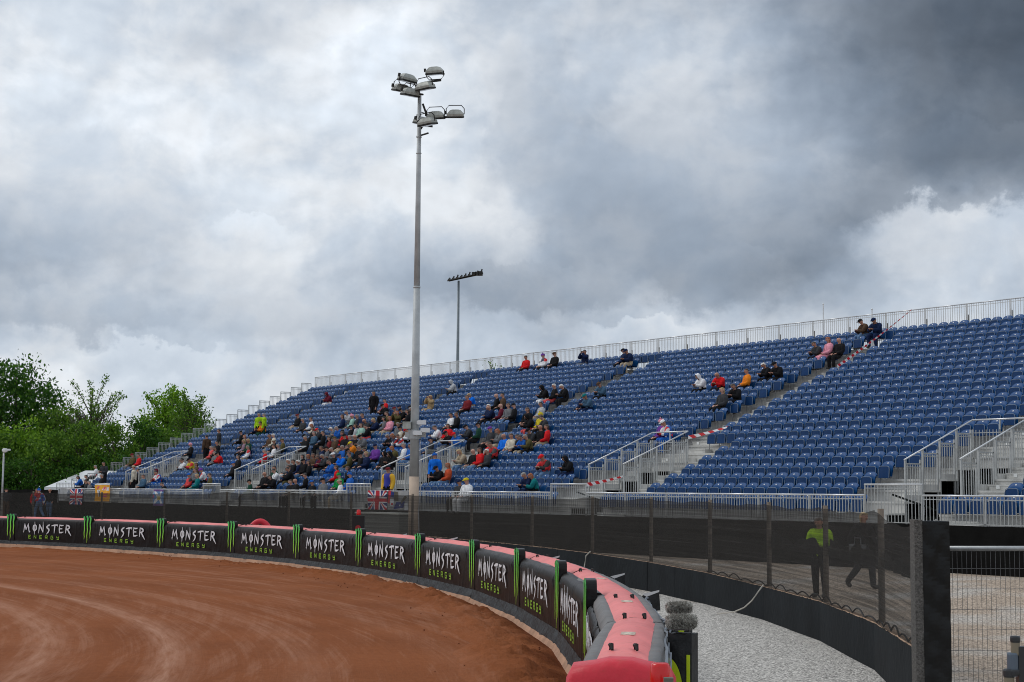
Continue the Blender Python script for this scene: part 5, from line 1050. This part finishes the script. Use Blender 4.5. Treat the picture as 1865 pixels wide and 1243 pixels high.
g.add([(p[0],-.030,p[2]) for p in ring+ri],[(k,k+1,n+2+k,n+1+k) for k in range(n)]); g.box(.07,.098,-.034,-.028,.40,1.0); g.box(-.085,-.03,-.034,-.028,.35,.57); g.build('lime_mark',m_lm,T)
x,y,z=px3(1236,1150,15.0); T=thing('advertising_bag','smaller dark box with lime green triangle just under the furry microphones','box',(x,y,-.34),YAW-R(15))
g=MB(); g.box(-.11,.10,0,.2,0,1.08); g.build('box_body',m_skirt,T); g=MB(); g.add([(.0,-.006,1.04),(.05,-.006,1.06),(.075,-.006,.86),(.04,-.006,.86)],[(0,1,2,3)]); g.add([(-.07,-.006,.88),(-.045,-.006,.95),(-.02,-.006,.87)],[(0,1,2)]); g.build('lime_mark',m_lm,T)
for (px,py,Z,s_,lab) in ((1188,1082,18.5,.12,'black and silver flap bag on the outer side of the air fence, nearest one'),(1128,1050,22.5,.12,'black and silver flap bag behind the air fence, second from the near end'),(1010,1019,27.8,.15,'flat silver flap behind the air fence near the rope'),(828,984,37.5,.16,'small pale flap behind the air fence right of the floodlight mast'),(737,977,41.6,.16,'small pale flap behind the air fence below the floodlight mast')):
    x,y,z=px3(px,py,Z); T=thing('flap_bag',lab,'flap',(x,y,z),YAW+R(10)); g=MB(); k=s_
    g.add([(-k,0,-.02*k),(k*.72,0,k*.5),(k*.9,.02,-k*1.4),(-k*.1,.0,-k*1.5),(-k*.6,0,-k*.6)],[(0,1,2,3,4)]); g.box(-k*.1,k*.6,.03,.12,-k*2.8,-k*.3); g.build('dark_side',m_skirt,T)
    g=MB(); g.add([(-k,-.005,.0),(k*.72,-.005,k*.52),(k*.74,.10,k*.30),(-k*.8,.10,-.10*k)],[(0,1,2,3)]); g.add([(-k*1.0,-.01,.02),(k*.72,-.01,k*.54),(k*.70,-.01,k*.36),(-k*.55,-.01,-.10*k)],[(0,1,2,3)]); g.build('silver_flap',mat('silver_fabric',(.60,.60,.60),.5),T)
# chain and net along the outer side of the near sections
g=MB(); WP=[Vector(p) for p in ((26.6,-21.42),(27.04,-21.78),(28.2,-22.66),(29.36,-23.50),(30.7,-24.66),(32.10,-25.86))]; pts=[]
for k in range(60):
    u=k/59*5; i=min(4,int(u)); p=WP[i].lerp(WP[i+1],u-i); pts.append((p.x+.012*math.sin(k*.9),p.y+.012*math.cos(k*.7),.775+.012*math.sin(k*.6)))
g.tube(pts,.012,5); g.tube([(p[0]+.02,p[1]+.02,p[2]-.05-.02*math.sin(i*1.3)) for i,p in enumerate(pts)],.010,5)
tag(g.build('tie_rope',mat('grey_rope',(.17,.19,.22),.8)),'twisted grey tie rope along the outer edge of the nearest fence sections','rope')
# beacon and rail close to the camera
x,y,z=px3(1203,1243,6.2); T=thing('warning_beacon','red warning beacon light in front of the air fence end','beacon',(x,y,z),YAW)
g=MB(); g.lathe([(.038,-.005),(.0385,.0),(.038,.075),(.034,.088),(.028,.092)],20); g.build('beacon_lens',m_rl,T,smooth=True)
g=MB(); g.lathe([(.041,-.03),(.042,-.004)],20); g.tube([(0,0,-.03),(0,0,-1.55)],.02,8); g.build('beacon_base',m_strap,T,smooth=True)
x,y,z=px3(1224,1240,6.0); T=thing('barrier_rail','pale metal barrier rail in front of the gravel, bottom right','rail',(x,y,z),YAW-R(3))
g=MB(); g.tube([(0,0,0),(.85,0,-.006),(2.6,0,-.02)],.0125,8); g.build('rail_tube',mat('dull_rail',(.42,.41,.37),.5,.3),T,smooth=True)
g=MB()
for k in range(6): g.tube([(.09+.14*k+.02*(k%3),0,-.0005),(.096+.14*k+.02*(k%3),0,-.0005)],.0138,8)
g.build('tape_band',m_strap,T)
g=MB(); g.box(-.03,.005,-.02,.02,-1.6,.028); g.box(2.55,2.6,-.02,.02,-1.6,.0); g.build('rail_post',mat('dull_post',(.12,.11,.085),.7),T)
# camera clamp at the right edge
x,y,z=px3(1845,1243,4.0); T=thing('clamp_rig','blurry black clamp and knob rig on a post at the bottom right corner','equipment',(x,y,z),YAW)
m_k=mat('black_plastic',(.02,.022,.025),.35); m_kg=mat('brassy_knob',(.20,.17,.12),.5,.2); m_kb=mat('blue_grey_barrel',(.10,.13,.17),.35,.3)
g=MB(); g.box(.0,.03,-.01,.02,-1.9,.10); g.build('post',m_k,T)
def kb(z0,z1,x,r,m_,nm): g=MB(); g.lathe([(r*.9,z0),(r,z0+.004),(r,z1-.004),(r*.9,z1)],16,at=(x,0,0)); g.build(nm,m_,T,smooth=False)
kb(.078,.122,-.005,.011,m_kg,'knob'); kb(.110,.126,-.005,.0125,m_k,'knob_cap'); kb(.028,.085,-.012,.014,m_kb,'barrel'); kb(.030,.045,-.012,.018,m_k,'collar'); kb(-.01,.035,-.022,.0125,m_kg,'knob'); kb(.025,.045,-.022,.0145,m_k,'knob_cap')
g=MB(); g.sphere((-.03,0,-.03),.030,.02,.022,10); g.sphere((-.05,0,-.035),.016,.015,.016,8); g.box(-.015,.03,-.02,.02,-.06,.0); g.build('joint',m_k,T,smooth=False)
g=MB(); g.add([(.015,0,.085),(.030,0,.085),(.034,0,.115),(.020,0,.115)],[(0,1,2,3)]); g.box(.014,.034,-.01,.01,.05,.086); g.box(.03,.06,-.01,.02,.03,.075); g.build('lever',m_kg,T)
# ---------------------------------------------------------------- trees
def leaf_mat(name,c1,c2,c3):
    m=bpy.data.materials.new(name); m.use_nodes=True; t=m.node_tree; b=t.nodes['Principled BSDF']; b.inputs['Roughness'].default_value=.6; b.inputs['Specular IOR Level'].default_value=.2
    gi=t.nodes.new('ShaderNodeNewGeometry'); r=t.nodes.new('ShaderNodeValToRGB'); e=r.color_ramp; e.elements[0].color=c1+(1,); e.elements[1].color=c3+(1,); k=e.elements.new(.55); k.color=c2+(1,)
    t.links.new(gi.outputs['Random Per Island'],r.inputs[0]); t.links.new(r.outputs[0],b.inputs['Base Color'])
    b.inputs['Subsurface Weight'].default_value=0
    tl=t.nodes.new('ShaderNodeBsdfTranslucent'); t.links.new(r.outputs[0],tl.inputs[0]); mx=t.nodes.new('ShaderNodeMixShader'); mx.inputs[0].default_value=.42; out=t.nodes['Material Output']
    t.links.new(b.outputs[0],mx.inputs[1]); t.links.new(tl.outputs[0],mx.inputs[2]); t.links.new(mx.outputs[0],out.inputs[0]); return m
LM=[leaf_mat('leaf_dark',(.016,.055,.008),(.036,.115,.012),(.09,.21,.02)),leaf_mat('leaf_mid',(.036,.095,.012),(.095,.205,.018),(.20,.345,.04)),leaf_mat('leaf_light',(.06,.15,.010),(.15,.31,.016),(.28,.48,.04))]
m_bark=mat('bark',(.075,.06,.045),.9,var=.3,vscale=5,bump=.5)
def tree(lab,px,Z,top_px,w,hh,mi,seed,clumps=110,per=60,sz=.20,sparse=0,low=1.2,cat='tree'):
    rd=random.Random(seed); x,y=plan((px-932)/2900*Z,Z); H=1.96+(889-top_px)*Z/2900
    T=thing('broadleaf_tree',lab,cat,(x,y,0),rd.uniform(0,6)); g=MB()
    g.tube([(0,0,-.2),(rd.uniform(-.2,.2),0,H*.3),(rd.uniform(-.3,.3),rd.uniform(-.3,.3),H*.6),(0,0,H*.93)],[.22,.17,.10,.02],8)
    cz=H-hh/2; cl=[]
    for k in range(clumps):
        while True:
            p=Vector((rd.uniform(-1,1),rd.uniform(-1,1),rd.uniform(-1,1)))
            if p.length<1: break
        rr_=p.length; p=p/rr_*(rr_**.55)
        lob=.78+.45*mnoise.noise(p*1.7+Vector((seed,0,0)))
        q_=Vector((p.x*w/2*lob,p.y*w/2*lob,cz+p.z*hh/2*(lob if p.z<.4 else .9+.2*mnoise.noise(p*3))))
        if q_.z<low: q_.z=low+rd.random()
        cl.append(q_)
    for k in range(16+sparse*10):
        q_=cl[k%len(cl)] if not sparse else Vector(cl[k%len(cl)])*1.0; b=Vector((0,0,H*rd.uniform(.2,.7))); m_=b.lerp(q_,.5)+Vector((0,0,.25)); g.tube([b,m_,q_],[.06,.035,.012],5)
    tips=[]
    for k in range(sparse):
        a=rd.uniform(0,2*pi); el_=rd.uniform(.5,1.35); b=Vector((0,0,H*rd.uniform(.45,.75))); ln=H*rd.uniform(.28,.42); e=b+Vector((math.cos(a)*math.cos(el_),math.sin(a)*math.cos(el_),math.sin(el_)))*ln
        if e.z>H+.3: e.z=H+.3
        g.tube([b,b.lerp(e,.5)+Vector((0,0,.2)),e],[.05,.03,.008],5)
        for j in range(14): 
            tips.append((b.lerp(e,.35+.65*j/13)+Vector((0,0,.2*math.sin(pi*j/13))),.22))
    g.build('trunk',m_bark,T,smooth=True)
    g=MB(); vs=g.v; fs=g.f
    def leaf(c,r):
        d=Vector((rd.gauss(0,1),rd.gauss(0,1),rd.gauss(0,.75)))*r; p=c+d; n=Vector((rd.uniform(-1,1),rd.uniform(-1,1),rd.uniform(-.2,1))).normalized(); a=n.cross(Vector((rd.uniform(-1,1),rd.uniform(-1,1),.3))).normalized(); b=n.cross(a); s_=sz*rd.uniform(.6,1.3); o=len(vs)
        vs.extend([tuple(p-a*s_*.5),tuple(p+b*s_*.3),tuple(p+a*s_*.6),tuple(p-b*s_*.3)]); fs.append((o,o+1,o+2,o+3)); g.m.append(0)
    for c in cl:
        r=rd.uniform(.28,.55)*w/6.5
        for j in range(per): leaf(c,r)
    for c,r in tips:
        for j in range(9): leaf(c,r*.6)
    g.build('crown',LM[mi],T)
tree('tallest dark green tree at the left picture edge',28,118,652,7.5,9.0,0,1,170,75,.26)
tree('dark green tree cut by the left picture edge',-75,120,672,7.5,9,0,2,110,60,.26)
tree('slender sparse tree with open leafy twigs against the sky at left',168,112,690,4.6,5.6,1,3,34,34,.16,sparse=11)
tree('bright green round tree above the left end of the grandstand',305,122,706,5.6,7.2,2,4,130,62,.22,sparse=5)
tree('tree with long side branches reaching over the stepped end rail',352,118,722,4.6,6.2,1,14,60,45,.18,sparse=9)
tree('green tree behind the stepped end rail of the stand',345,126,750,6.0,6.5,1,5,120,60,.23)
tree('small bushy tree between the tall dark tree and the sparse tree',105,116,735,4.8,6.2,1,6,120,60,.20,sparse=4)
for k,(px,tp,mi,Z) in enumerate(((-60,765,1,108),(-5,772,1,107),(45,768,2,109),(100,775,1,106),(150,762,1,108),(205,768,1,107),(255,765,0,110),(300,775,1,112),(345,780,0,113),(395,775,1,116),(440,790,1,120),(-120,770,1,110))):
    tree('bushy green tree of the low row behind the stand, %s from the left'%ORD[k+1 if k<11 else 12],px,Z,tp,4.4,5.0,mi,20+k,95,62,.20,low=.3)
for k,(px,tp) in enumerate(((60,830),(130,835),(190,820),(-10,835),(240,825),(290,830),(340,835))):
    tree('low dark bush at the foot of the tree row, %s of seven'%ORD[k+1],px,104+k%3,tp,4.2,3.4,0,50+k,70,55,.18,low=.1,cat='bush')
tree('thin twiggy treetop showing just above the back rail',945,90,650,1.6,3.0,1,77,8,22,.11,sparse=7)
